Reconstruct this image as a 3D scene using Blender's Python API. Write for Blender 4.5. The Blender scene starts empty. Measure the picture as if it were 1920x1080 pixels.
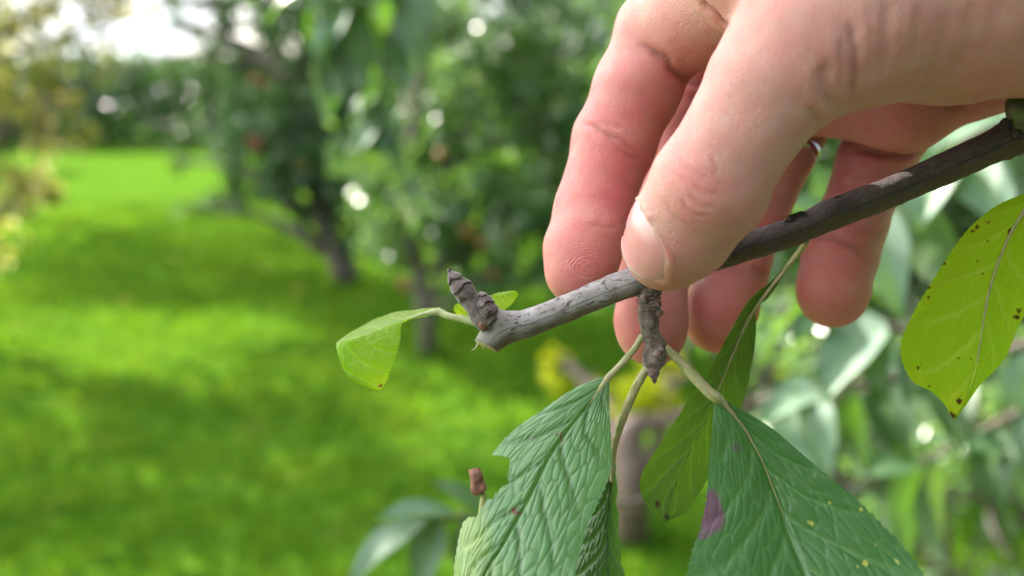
import bpy, math, random
import numpy as np

# ------------------------------------------------------------------ camera, sky, sun, exposure
sc = bpy.context.scene
COL = sc.collection
W0, H0, F = 1920.0, 1080.0, 1844.0          # photograph size and focal length in its pixels
CAM_H = 1.40
PITCH = math.atan((540 - 200) / F)          # horizon near row 200 of the photograph
cam = bpy.data.cameras.new('camera')
cam.sensor_width = 36.0
cam.lens = 36.0 * F / W0
cam.clip_start, cam.clip_end = 0.01, 2000.0
cam.dof.use_dof = True
cam.dof.focus_distance = 0.169
cam.dof.aperture_fstop = cam.lens / 3.3     # 3.3 mm pupil, as on a phone
cam_o = bpy.data.objects.new('camera', cam)
cam_o.location = (0, 0, CAM_H)
cam_o.rotation_euler = (math.pi / 2 - PITCH, 0, 0)
COL.objects.link(cam_o)
sc.camera = cam_o

SUN_EL, SUN_AZ = math.radians(37), math.radians(-42)      # azimuth from +Y, negative is left
SUN = np.array([math.sin(SUN_AZ) * math.cos(SUN_EL), math.cos(SUN_AZ) * math.cos(SUN_EL), math.sin(SUN_EL)])
sun = bpy.data.lights.new('sun', 'SUN')
sun.energy, sun.angle, sun.color = 4.2, math.radians(0.53), (1.0, 0.93, 0.82)
sun_o = bpy.data.objects.new('sun', sun)
COL.objects.link(sun_o)
sun_o.rotation_euler = (math.pi / 2 - SUN_EL, 0, math.pi - SUN_AZ)

world = bpy.data.worlds.new('World')
sc.world = world
world.use_nodes = True
wn, wl = world.node_tree.nodes, world.node_tree.links
wn.clear()
sky = wn.new('ShaderNodeTexSky')
sky.sky_type = 'NISHITA'
sky.sun_disc = False
sky.sun_elevation = SUN_EL
sky.sun_rotation = SUN_AZ
sky.dust_density = 2.0
tc = wn.new('ShaderNodeTexCoord')
cn = wn.new('ShaderNodeTexNoise')
cn.inputs['Scale'].default_value = 2.6
cn.inputs['Detail'].default_value = 6
wl.new(tc.outputs['Generated'], cn.inputs['Vector'])
cr = wn.new('ShaderNodeValToRGB')
cr.color_ramp.elements[0].position, cr.color_ramp.elements[1].position = 0.38, 0.60
wl.new(cn.outputs['Fac'], cr.inputs['Fac'])
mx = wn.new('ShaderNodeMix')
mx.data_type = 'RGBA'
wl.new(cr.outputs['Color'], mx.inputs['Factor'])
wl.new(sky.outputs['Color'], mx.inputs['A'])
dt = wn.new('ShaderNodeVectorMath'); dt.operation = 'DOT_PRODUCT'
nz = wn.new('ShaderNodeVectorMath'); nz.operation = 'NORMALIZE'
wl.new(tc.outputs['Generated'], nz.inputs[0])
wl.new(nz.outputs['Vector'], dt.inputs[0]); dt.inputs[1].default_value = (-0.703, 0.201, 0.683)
gl = wn.new('ShaderNodeValToRGB')                           # bright cloud added high on the left to light the hand, greyer elsewhere
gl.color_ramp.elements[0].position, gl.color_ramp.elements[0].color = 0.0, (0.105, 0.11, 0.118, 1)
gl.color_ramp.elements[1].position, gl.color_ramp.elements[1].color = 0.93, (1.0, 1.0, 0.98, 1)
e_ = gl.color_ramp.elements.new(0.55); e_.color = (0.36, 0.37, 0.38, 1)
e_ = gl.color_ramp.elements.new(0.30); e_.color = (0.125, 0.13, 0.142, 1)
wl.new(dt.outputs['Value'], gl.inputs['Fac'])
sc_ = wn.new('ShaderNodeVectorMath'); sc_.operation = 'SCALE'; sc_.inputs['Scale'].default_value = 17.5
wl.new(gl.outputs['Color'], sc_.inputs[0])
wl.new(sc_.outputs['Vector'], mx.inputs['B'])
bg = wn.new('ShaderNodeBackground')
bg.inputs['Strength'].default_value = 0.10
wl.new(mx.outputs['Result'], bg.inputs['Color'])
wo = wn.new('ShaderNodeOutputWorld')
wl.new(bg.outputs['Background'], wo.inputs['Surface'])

sc.view_settings.view_transform = 'Standard'
sc.view_settings.look = 'None'
sc.view_settings.gamma = 1.0
sc.view_settings.exposure = 2.08
sc.cycles.use_denoising = True
sc.cycles.max_bounces = 10
sc.cycles.transmission_bounces = 6
sc.cycles.sample_clamp_indirect = 6.0

# ------------------------------------------------------------------ coordinates
CP, SP = math.cos(PITCH), math.sin(PITCH)
AX = np.array([[1, 0, 0], [0, SP, CP], [0, CP, -SP]])     # rows: camera right, up, forward, in world axes
CAM = np.array([0, 0, CAM_H])


def pix(px, py, z):
    """Camera-space point in mm: right, up, forward; z in mm."""
    return np.array([(px - 960) / F * z, -(py - 540) / F * z, z], float)


def to_world(p):
    """mm camera space to metres world."""
    return CAM + (np.asarray(p, float) * 0.001) @ AX


def at(px, py, d):
    """World point seen at pixel (px, py), d metres along the axis."""
    return to_world(pix(px, py, d * 1000))


def to_pix(p):
    p = np.asarray(p)
    return np.stack([960 + F * p[..., 0] / p[..., 2], 540 - F * p[..., 1] / p[..., 2]], -1)


def on_ground(px, py):
    d = (pix(px, py, 1.0)) @ AX
    return CAM + d * (-CAM_H / d[2])


# ------------------------------------------------------------------ object helpers
def tag(o, label=None, cat=None, group=None, kind=None):
    if label: o['label'] = label
    if cat: o['category'] = cat
    if group: o['group'] = group
    if kind: o['kind'] = kind
    return o


def empty(name, loc):
    o = bpy.data.objects.new(name, None)
    o.empty_display_size = 0.02
    o.location = tuple(float(v) for v in loc)
    COL.objects.link(o)
    return o


def root_loc(o):
    p = np.zeros(3)
    while o is not None:
        p = p + np.array(o.location)
        o = o.parent
    return p


def mesh_obj(name, verts, faces, mats, parent=None, attrs=None, uv=None, smooth=True, midx=None):
    verts = np.asarray(verts, float)
    off = root_loc(parent) if parent is not None else np.zeros(3)
    me = bpy.data.meshes.new(name)
    v = (verts - off).astype(np.float32)
    if isinstance(faces, np.ndarray):
        k = faces.shape[1]
        me.vertices.add(len(v)); me.vertices.foreach_set('co', v.ravel())
        me.loops.add(faces.size); me.loops.foreach_set('vertex_index', faces.astype(np.int32).ravel())
        me.polygons.add(len(faces))
        me.polygons.foreach_set('loop_start', np.arange(0, faces.size, k, dtype=np.int32))
        me.update(calc_edges=True)
    else:
        me.from_pydata([tuple(x) for x in v], [], [tuple(f) for f in faces])
    me.polygons.foreach_set('use_smooth', np.full(len(me.polygons), smooth))
    for n, a in (attrs or {}).items():
        at_ = me.attributes.new(n, 'FLOAT', 'POINT')
        at_.data.foreach_set('value', np.asarray(a, np.float32).ravel())
    if uv is not None:
        layer = me.uv_layers.new(name='UVMap')
        li = np.empty(len(me.loops), np.int32); me.loops.foreach_get('vertex_index', li)
        layer.data.foreach_set('uv', np.asarray(uv, np.float32)[li].ravel())
    for m in (mats if isinstance(mats, (list, tuple)) else [mats]):
        me.materials.append(m)
    if midx is not None:
        me.polygons.foreach_set('material_index', np.asarray(midx, np.int32))
    me.validate()
    me.update()
    o = bpy.data.objects.new(name, me)
    o.parent = parent
    COL.objects.link(o)
    return o


def grid_faces(nr, nc, wrap=False):
    i = np.arange(nr - 1)[:, None]
    j = np.arange(nc if wrap else nc - 1)[None, :]
    j2 = (j + 1) % nc
    a = i * nc + j; b = i * nc + j2; c = (i + 1) * nc + j2; d = (i + 1) * nc + j
    return np.stack([a, b, c, d], -1).reshape(-1, 4)


rng = np.random.default_rng(7)


def wob(p, freq, seed, n=9):
    """Cheap smooth noise of points p, about -1..1."""
    r = np.random.default_rng(seed)
    p = np.asarray(p, float)
    out = np.zeros(p.shape[:-1])
    for _ in range(n):
        k = r.normal(size=p.shape[-1]) * freq
        out += np.sin(p @ k + r.uniform(0, 6.28))
    return out / math.sqrt(n) / 1.2


def resample(pts, n, smooth=True):
    """Catmull-Rom through pts (k, d), n samples evenly spaced along it."""
    p = np.asarray(pts, float)
    if smooth and len(p) > 2:
        q = np.vstack([2 * p[0] - p[1], p, 2 * p[-1] - p[-2]])
        out = []
        for i in range(1, len(q) - 2):
            t = np.linspace(0, 1, 24, endpoint=False)[:, None]
            a, b, c, d = q[i - 1], q[i], q[i + 1], q[i + 2]
            out.append(0.5 * (2 * b + (c - a) * t + (2 * a - 5 * b + 4 * c - d) * t ** 2 + (3 * b - a - 3 * c + d) * t ** 3))
        p = np.vstack(out + [p[-1:]])
    s = np.r_[0, np.cumsum(np.linalg.norm(np.diff(p[:, :3], axis=0), axis=1))]
    u = np.linspace(0, s[-1], n)
    return np.stack([np.interp(u, s, p[:, k]) for k in range(p.shape[1])], -1)


def norm(v):
    v = np.asarray(v, float)
    return v / np.maximum(np.linalg.norm(v, axis=-1, keepdims=True), 1e-12)


def tube(pts, sides=24, step=None, n=None, rough=0.0, rfreq=1.0, seed=1, cap=True, cut=None, bump=None):
    """Sweep a circle along pts (x, y, z, r) in one unit. Returns verts, faces, uv, (param, angle)."""
    p = np.asarray(pts, float)
    L = np.linalg.norm(np.diff(p[:, :3], axis=0), axis=1).sum()
    n = n or max(4, int(L / step) + 1)
    c = resample(p, n)
    r = np.maximum(c[:, 3], 1e-4)
    c = c[:, :3]
    t = norm(np.gradient(c, axis=0))
    up = np.array([0.05, 0.1, -1.0])
    u = np.zeros_like(c)
    a = norm(up - t[0] * (up @ t[0]))
    for i in range(n):
        a = norm(a - t[i] * (a @ t[i])); u[i] = a
    v = np.cross(t, u)
    th = np.linspace(0, 2 * math.pi, sides, endpoint=False)
    ring = np.cos(th)[None, :, None] * u[:, None] + np.sin(th)[None, :, None] * v[:, None]
    V = c[:, None] + ring * r[:, None, None]
    if rough:
        V = V + ring * (wob(V, rfreq, seed) * rough * np.minimum(1, r[:, None] / r.max() * 1.5))[..., None]
    s = np.linspace(0, L, n)
    if bump is not None:
        V = V + ring * bump(s[:, None] + 0 * th[None], th[None] + 0 * s[:, None], V)[..., None]
    if cut is not None:                                      # oblique pruning cut across the first rings
        p0, nn = cut
        k = min(n - 1, 5)
        for j in range(sides):
            d = (V[0, j] - p0) @ nn
            V0 = V[0, j] - t[0] * d / (t[0] @ nn)
            w = np.linspace(0, 1, k)[:, None]
            V[:k, j] = V0 * (1 - w) + V[k - 1, j] * w
    uv = np.stack([np.repeat(s[:, None], sides, 1), np.repeat(th[None] / (2 * math.pi), n, 0)], -1)
    faces = grid_faces(n, sides, True)
    V = V.reshape(-1, 3); uv = uv.reshape(-1, 2)
    if cap:
        k = len(V)
        V = np.vstack([V, V[:sides].mean(0), V[-sides:].mean(0)])
        uv = np.vstack([uv, [0, 0], [L, 0]])
        j = np.arange(sides); j2 = (j + 1) % sides
        f1 = np.stack([np.full(sides, k), j2, j, j], -1)
        e = (n - 1) * sides
        f2 = np.stack([np.full(sides, k + 1), e + j, e + j2, e + j2], -1)
        faces = [tuple(f) for f in faces] + [tuple(f[:3]) for f in f1] + [tuple(f[:3]) for f in f2]
    return V, faces, uv


class Join:
    """Collects pieces that belong to one part into one mesh."""
    def __init__(self): self.v, self.f, self.a, self.uv, self.n = [], [], {}, [], 0
    def add(self, v, f, uv=None, **attrs):
        self.v.append(np.asarray(v, float))
        self.f += [tuple(int(i) + self.n for i in q) for q in f]
        self.uv.append(np.asarray(uv, float) if uv is not None else np.zeros((len(v), 2)))
        for k, x in attrs.items(): self.a.setdefault(k, []).append(np.broadcast_to(np.asarray(x, float), (len(v),)))
        self.n += len(v)
    def build(self, name, mats, parent=None, smooth=True):
        return mesh_obj(name, np.vstack(self.v), self.f, mats, parent, {k: np.concatenate(x) for k, x in self.a.items()}, np.vstack(self.uv), smooth)


# ------------------------------------------------------------------ materials
class Mat:
    def __init__(self, name):
        self.m = bpy.data.materials.new(name)
        self.m.use_nodes = True
        self.t = self.m.node_tree
        self.t.nodes.clear()
        self.out = self.t.nodes.new('ShaderNodeOutputMaterial')
    def n(self, kind, _ins=None, **props):
        x = self.t.nodes.new('ShaderNode' + kind)
        for k, v in props.items(): setattr(x, k, v)
        for k, v in (_ins or {}).items(): self.set(x.inputs[k], v)
        return x
    def set(self, sock, v):
        if hasattr(v, 'is_output'): self.t.links.new(v, sock)
        elif isinstance(v, (tuple, list)): sock.default_value = (*v, 1) if len(v) == 3 and sock.type == 'RGBA' else v
        else: sock.default_value = v
    def mix(self, f, a, b, blend='MIX'):
        x = self.n('Mix', data_type='RGBA', blend_type=blend, clamp_factor=True)
        for k, v in (('Factor', f), ('A', a), ('B', b)): self.set([s for s in x.inputs if s.name == k and (s.type == 'RGBA' or k == 'Factor' and s.type == 'VALUE')][0], v)
        return [s for s in x.outputs if s.type == 'RGBA'][0]
    def math(self, op, a, b=0.0, clamp=False):
        x = self.n('Math', operation=op, use_clamp=clamp)
        self.set(x.inputs[0], a); self.set(x.inputs[1], b)
        return x.outputs[0]
    def ramp(self, f, *stops):
        x = self.n('ValToRGB')
        e = x.color_ramp.elements
        while len(e) < len(stops): e.new(0.5)
        for q, (p, c) in zip(e, stops): q.position = p; q.color = (*c, 1) if isinstance(c, (tuple, list)) else (c, c, c, 1)
        self.set(x.inputs['Fac'], f)
        return x.outputs['Color']
    def attr(self, name): return self.n('Attribute', attribute_name=name).outputs['Fac']
    def noise(self, scale, detail=3, vec=None, rough=0.5, out='Fac'):
        x = self.n('TexNoise', {'Scale': scale, 'Detail': detail, 'Roughness': rough})
        self.set(x.inputs['Vector'], vec if vec is not None else self.n('TexCoord').outputs['Object'])
        return x.outputs[out]
    def uvscaled(self, sx, sy):
        x = self.n('Mapping'); self.set(x.inputs['Vector'], self.n('TexCoord').outputs['UV'])
        x.inputs['Scale'].default_value = (sx, sy, 1)
        return x.outputs['Vector']
    def bump(self, h, strength, dist):
        return self.n('Bump', {'Height': h, 'Strength': strength, 'Distance': dist}).outputs['Normal']
    def principled(self, **k):
        x = self.n('BsdfPrincipled')
        for a, v in k.items(): self.set(x.inputs[a.replace('_', ' ')], v)
        return x.outputs['BSDF']
    def done(self, s):
        self.t.links.new(s, self.out.inputs['Surface'])
        return self.m


def leaf_mat(name, top, under, trans, vein_col, rough=0.42, tw=0.4, spec=0.5, stain=(0.16, 0.06, 0.09), spotcol=(0.05, 0.02, 0.012), yellow=(0.3, 0.3, 0.03)):
    """Close-up leaf: colour from vein, stain, spot and yellow attributes of the mesh; light passes through it."""
    m = Mat(name)
    geo = m.n('NewGeometry')
    no = m.noise(180, 4); no2 = m.noise(900, 3)
    tint = m.ramp(no, (0.3, 0.0), (0.7, 1.0))
    t2 = m.mix(m.math('MULTIPLY', tint, 0.35), top, tuple(c * 0.6 for c in top))
    u2 = m.mix(m.math('MULTIPLY', tint, 0.3), under, tuple(c * 0.75 for c in under))
    c = m.mix(geo.outputs['Backfacing'], t2, u2)
    vein = m.attr('vein')
    c = m.mix(m.math('MULTIPLY', vein, 0.88), c, vein_col)
    c = m.mix(m.math('MULTIPLY', m.attr('yellow'), 0.85), c, yellow)
    c = m.mix(m.attr('stain'), c, stain)
    c = m.mix(m.attr('spot'), c, spotcol)
    tcol = m.mix(m.math('MULTIPLY', vein, 0.6), trans, tuple(min(1, q * 1.5) for q in trans))
    tcol = m.mix(m.attr('stain'), tcol, tuple(0.5 * q for q in stain))
    tcol = m.mix(m.attr('spot'), tcol, spotcol)
    nrm = m.bump(no2, 0.25, 0.0004)
    p = m.principled(Base_Color=c, Roughness=rough, Specular_IOR_Level=spec, Normal=nrm)
    tr = m.n('BsdfTranslucent', {'Color': tcol}).outputs[0]
    s = m.n('MixShader', {0: tw}); m.set(s.inputs[1], p); m.set(s.inputs[2], tr)
    return m.done(s.outputs[0])


def crown_mat(name, stops, trans, rough=0.35, tw=0.35, spec=0.5):
    """Foliage: each leaf has its own tint attribute."""
    m = Mat(name)
    c = m.ramp(m.attr('tint'), *stops)
    tc_ = m.mix(0.5, trans, c, 'MIX')
    p = m.principled(Base_Color=c, Roughness=rough, Specular_IOR_Level=spec) if spec > .05 else m.n('BsdfDiffuse', {'Color': c}).outputs[0]
    tr = m.n('BsdfTranslucent', {'Color': tc_}).outputs[0]
    s = m.n('MixShader', {0: tw}); m.set(s.inputs[1], p); m.set(s.inputs[2], tr)
    return m.done(s.outputs[0])


def bark_mat(name, light, dark, sx=260.0, sy=14.0, contrast=(0.45, 0.6), under=None, scale=1.0, bumpd=0.0003):
    m = Mat(name)
    vec = m.uvscaled(sx, sy)
    f = m.noise(1.0, 5, vec, 0.65)
    g = m.noise(60 * scale, 4)
    c = m.mix(m.ramp(f, (contrast[0], 0.0), (contrast[1], 1.0)), dark, light)
    c = m.mix(m.math('MULTIPLY', m.ramp(g, (0.4, 0.0), (0.65, 1.0)), 0.45), c, tuple(0.65 * q for q in light))
    if under is not None:
        c = m.mix(m.attr('under'), c, under)
    nrm = m.bump(m.math('ADD', f, m.math('MULTIPLY', g, 0.4)), 0.7, bumpd)
    return m.done(m.principled(Base_Color=c, Roughness=0.55, Specular_IOR_Level=0.4, Normal=nrm))


def plain_mat(name, col, rough=0.5, spec=0.4, var=0.35, scale=300.0, bump=0.0, metallic=0.0):
    m = Mat(name)
    n = m.noise(scale, 4)
    c = m.mix(m.ramp(n, (0.35, 0.0), (0.7, 1.0)), col, tuple(q * (1 - var) for q in col))
    k = dict(Base_Color=c, Roughness=rough, Specular_IOR_Level=spec, Metallic=metallic)
    if bump: k['Normal'] = m.bump(n, 0.6, bump)
    return m.done(m.principled(**k))


# ------------------------------------------------------------------ lawn
m = Mat('lawn_turf')
oc = m.n('TexCoord').outputs['Object']
a = m.noise(1.1, 4, oc); b = m.noise(9, 5, oc, .6); d = m.noise(60, 3, oc)
c = m.mix(m.ramp(a, (0.35, 0.0), (0.65, 1.0)), (0.086, 0.212, 0.020), (0.128, 0.250, 0.020))
c = m.mix(m.math('MULTIPLY', m.ramp(b, (0.42, 0.0), (0.60, 1.0)), .85), c, (0.048, 0.120, 0.006))
c = m.mix(m.math('MULTIPLY', m.ramp(m.noise(3.2, 5, oc, .65), (0.55, 0.0), (0.68, 1.0)), .7), c, (0.145, 0.17, 0.03))
c = m.mix(m.math('MULTIPLY', m.ramp(m.noise(4.5, 4, oc, .6), (0.50, 0.0), (0.64, 1.0)), .7), c, (0.026, 0.10, 0.012))
c = m.mix(m.math('MULTIPLY', m.ramp(d, (0.55, 0.0), (0.7, 1.0)), .5), c, (0.15, 0.24, 0.02))
LAWN = m.done(m.n('BsdfDiffuse', {'Color': c, 'Normal': m.bump(d, 1.0, 0.04)}).outputs[0])
xs = np.r_[-600, -120, -40, np.linspace(-14, 14, 90), 40, 120, 600]
ys = np.r_[-60, -12, np.linspace(-3, 40, 120), 90, 250, 900]
XX, YY = np.meshgrid(xs, ys)
ZZ = 0.02 * wob(np.stack([XX, YY], -1), .8, 61) * (np.abs(XX) < 30) * (YY < 60)
tag(mesh_obj('lawn', np.stack([XX, YY, ZZ], -1).reshape(-1, 3), grid_faces(len(ys), len(xs)), LAWN), kind='structure')

# grass blades over the part of the lawn in view
N = 42000
yy = 2.0 + 12.0 * rng.uniform(0, 1, N) ** 1.6
xx = rng.uniform(-.62, .62, N) * (yy + .6)
tuft = .7 * wob(np.stack([xx, yy], -1), 4.0, 63) + .5 * wob(np.stack([xx, yy], -1), 14.0, 67)
hh = rng.uniform(.035, .085, N) * np.clip(1 + .7 * tuft, .3, 2.2)
ang = rng.uniform(0, 6.283, N); lean = rng.uniform(.2, .9, N) * hh
wv = np.stack([np.cos(ang), np.sin(ang)], -1) * (.0035 + .0012 * yy[:, None] * .8)
lv = np.stack([-np.sin(ang), np.cos(ang)], -1) * lean[:, None]
zb = .02 * wob(np.stack([xx, yy], -1), .8, 61)
base = np.stack([xx, yy], -1)
V = np.stack([np.c_[base - wv, zb - .01], np.c_[base + wv, zb - .01], np.c_[base + lv, zb + hh]], 1).reshape(-1, 3)
gt = np.clip(.5 + .25 * wob(np.stack([xx, yy], -1), 1.6, 64) + .4 * tuft + rng.normal(0, .2, N), 0, 1)
GRASS = crown_mat('grass_blade', ((0.0, (0.030, 0.115, 0.010)), (0.5, (0.088, 0.235, 0.020)), (1.0, (0.17, 0.26, 0.03))), (0.30, 0.50, 0.008), rough=.6, tw=.4, spec=.03)
tag(mesh_obj('grass', V, np.arange(3 * N).reshape(-1, 3), GRASS, attrs=dict(tint=np.repeat(gt, 3))), kind='stuff', label='short green grass blades growing over the lawn', cat='grass')

# dark brown ground added out of view to dim and brown the bounced light
m = Mat('garden_soil')
n1 = m.noise(5, 6); n2 = m.noise(45, 4)
c = m.mix(m.ramp(n1, (0.35, 0.0), (0.65, 1.0)), (0.050, 0.035, 0.022), (0.105, 0.078, 0.052))
c = m.mix(m.math('MULTIPLY', m.ramp(n2, (0.55, 0.0), (0.7, 1.0)), .6), c, (0.16, 0.13, 0.10))
BOUNCE_SOIL = m.done(m.principled(Base_Color=c, Roughness=.95, Specular_IOR_Level=.1, Normal=m.bump(n2, 1.0, .03)))
th_ = np.linspace(0, 2 * math.pi, 96, endpoint=False)
V = [[(1.15 + (2.1 * q + .12 * q * math.sin(5 * a)) * math.cos(a), -.1 + (2.4 * q + .15 * q * math.sin(4 * a + 1)) * math.sin(a)) for a in th_] for q in np.linspace(.02, 1, 24)]
V = np.array(V).reshape(-1, 2)
rr = np.repeat(np.linspace(.02, 1, 24), 96)
zz = .024 + .05 * (1 - rr ** 4) + .02 * wob(V, 4.0, 66) * (1 - rr ** 6)
tag(mesh_obj('soil', np.c_[V, zz], grid_faces(24, 96, True), BOUNCE_SOIL), kind='structure')

# ------------------------------------------------------------------ trees and shrubs
def leaf_quads(pos, axis, nrm, length, width):
    """Many small leaves: a folded ovate blade of six faces each."""
    n = len(pos)
    axis = norm(axis); nrm = norm(nrm - axis * (nrm * axis).sum(-1, keepdims=True))
    side = np.cross(axis, nrm)
    prof = [(0, 0, 0), (.28, .42, .06), (.62, .40, .05), (1, 0, -.10)]
    pts = []
    for t, w, l in prof:
        c = pos + axis * (length * t)[:, None]
        if w: pts += [c + side * (width * w)[:, None] + nrm * (length * l)[:, None], c - nrm * (length * .04)[:, None], c - side * (width * w)[:, None] + nrm * (length * l)[:, None]]
        else: pts.append(c + nrm * (length * l)[:, None])
    V = np.stack(pts, 1)                       # 8 points: 0 base, 1-3, 4-6, 7 tip
    f = np.array([[0, 1, 2, 2], [0, 2, 3, 3], [1, 4, 5, 2], [2, 5, 6, 3], [4, 7, 5, 5], [5, 7, 6, 6]])
    tri = np.array([[0, 2, 1], [0, 3, 2], [1, 2, 5], [1, 5, 4], [2, 3, 6], [2, 6, 5], [4, 5, 7], [5, 6, 7]])
    Fc = (tri[None] + 8 * np.arange(n)[:, None, None]).reshape(-1, 3)
    return V.reshape(-1, 3), Fc


def clump_leaves(clumps, size, seed, droop=.5, dens=1.0):
    """clumps: rows (world centre x, y, z, radius, count)."""
    r = np.random.default_rng(seed)
    P, A, Nn, T = [], [], [], []
    for x, y, z, rad, cnt in clumps:
        cnt = int(cnt * dens)
        sub = max(3, cnt // 26)
        cs = norm(r.normal(size=(sub, 3))) * (rad * r.uniform(.25, 1.0, (sub, 1)) ** .6)
        which = r.integers(0, sub, cnt)
        p = cs[which] + r.normal(size=(cnt, 3)) * rad * .17
        P.append(p + [x, y, z])
        a = norm(p) * .6 + r.normal(size=(cnt, 3)) * .55 + [0, 0, -droop]
        A.append(a)
        Nn.append(r.normal(size=(cnt, 3)) * .55 + norm(p) * .5 + [0, 0, .7])
        T.append(np.clip(r.normal(.5, .2, cnt) + r.normal(0, .16, sub)[which], 0, 1))
    P, A, Nn, T = np.vstack(P), np.vstack(A), np.vstack(Nn), np.concatenate(T)
    L = size * r.uniform(.7, 1.25, len(P))
    V, Fc = leaf_quads(P, A, Nn, L, L * .55)
    return V, Fc, np.repeat(T, 8)


BARK_T = bark_mat('tree_bark', (0.17, 0.135, 0.11), (0.06, 0.045, 0.038), 18, 3, bumpd=.01, scale=.2)


def limb_mesh(trunks, limbs, parent, name='trunk', mat=None):
    J = Join()
    for pts in trunks + limbs:
        V, Fc, uv = tube(pts, 14 if pts in trunks else 7, n=28 if pts in trunks else 12, rough=.07 * max(q[3] for q in pts), rfreq=9, seed=int(abs(pts[0][0]) * 97) % 50)
        J.add(V, Fc, uv)
    return J.build(name, mat or BARK_T, parent)


def tree(name, trunk_pts, clumps, size, mat, label, cat, seed, group=None, trunk_mat=None, fruit=None, droop=.5, dens=1.0):
    root = empty(name, (*trunk_pts[0][:2], 0))
    tag(root, label, cat, group)
    r = np.random.default_rng(seed + 100)
    top = np.array(trunk_pts[-1]); limbs = []
    tp = np.array(trunk_pts)
    for x, y, z, rad, cnt in clumps:
        k = min(len(tp) - 1, max(1, int(np.argmin(np.abs(tp[:, 2] - (z - .35))))))
        a = tp[k]
        b = np.array([x, y, z]); mid_ = (a[:3] + b) / 2 + r.normal(size=3) * .06 + [0, 0, .08 * np.linalg.norm(b - a[:3])]
        limbs.append([(*a[:3], a[3] * .55), (*mid_, a[3] * .32), (*b, max(.005, a[3] * .12))])
        for _ in range(3):
            e = b + norm(r.normal(size=3)) * rad * .9
            limbs.append([(*(mid_ * .4 + b * .6), max(.006, a[3] * .16)), (*((b + e) / 2 + r.normal(size=3) * .03), .006), (*e, .003)])
    limb_mesh([trunk_pts], limbs, root, mat=trunk_mat)
    V, Fc, T = clump_leaves(clumps, size, seed, droop, dens)
    mesh_obj('crown', V, Fc, mat, root, dict(tint=T))
    for (pos, rad, fm) in (fruit or []):
        V, Fc, uv = tube([(*(np.array(pos) + [0, 0, z * rad]), max(.0005, rad * q)) for z, q in ((-.86, .08), (-.93, .3), (-.78, .66), (-.4, .94), (0, 1.02), (.4, .95), (.75, .68), (.86, .34), (.74, .08))], 18, n=30)
        mesh_obj('fruit', V, Fc, fm, root)
    return root


G_DARK = crown_mat('foliage_dark', ((0.0, (0.034, 0.086, 0.040)), (0.5, (0.080, 0.165, 0.075)), (0.8, (0.15, 0.25, 0.13)), (1.0, (0.22, 0.31, 0.20))), (0.24, 0.48, 0.05), rough=.22, tw=.45, spec=1.0)
G_MID = crown_mat('foliage_mid', ((0.0, (0.060, 0.135, 0.050)), (0.45, (0.115, 0.21, 0.080)), (0.75, (0.18, 0.28, 0.15)), (0.92, (0.25, 0.34, 0.22)), (1.0, (0.26, 0.28, 0.05))), (0.32, 0.60, 0.05), rough=.22, tw=.50, spec=1.0)
G_FRESH = crown_mat('foliage_fresh', ((0.0, (0.045, 0.10, 0.018)), (0.5, (0.085, 0.18, 0.025)), (1.0, (0.20, 0.28, 0.03))), (0.26, 0.44, 0.015), rough=.35, tw=.4)
G_AUT = crown_mat('foliage_autumn', ((0.0, (0.18, 0.22, 0.04)), (0.32, (0.30, 0.34, 0.05)), (0.52, (0.50, 0.46, 0.05)), (0.66, (0.55, 0.42, 0.18)), (0.8, (0.62, 0.50, 0.44)), (1.0, (0.70, 0.60, 0.58))), (0.70, 0.66, 0.16), rough=.30, tw=.5, spec=.8)
G_YEL = crown_mat('foliage_yellow', ((0.0, (0.24, 0.36, 0.02)), (0.5, (0.48, 0.54, 0.02)), (1.0, (0.66, 0.60, 0.03))), (0.80, 0.82, 0.01), rough=.5, tw=.55, spec=.2)
G_HEDGE = crown_mat('foliage_hedge', ((0.0, (0.030, 0.080, 0.022)), (0.5, (0.060, 0.135, 0.034)), (1.0, (0.12, 0.21, 0.05))), (0.18, 0.36, 0.02), rough=.25, tw=.35, spec=1.0)
RED = plain_mat('red_apple', (0.44, 0.09, 0.07), .35, .5, .4, 30)
ORANGE = plain_mat('orange_apple', (0.48, 0.22, 0.06), .35, .5, .4, 30)


def C(px, py, d, rad, cnt): return (*at(px, py, d), rad, cnt)


def over(px, py, h, rad, cnt):
    """A bough h metres up whose shadow falls on the lawn seen at (px, py)."""
    p = on_ground(px, py) + SUN * (h / SUN[2])
    return (*p, rad, cnt)


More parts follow.
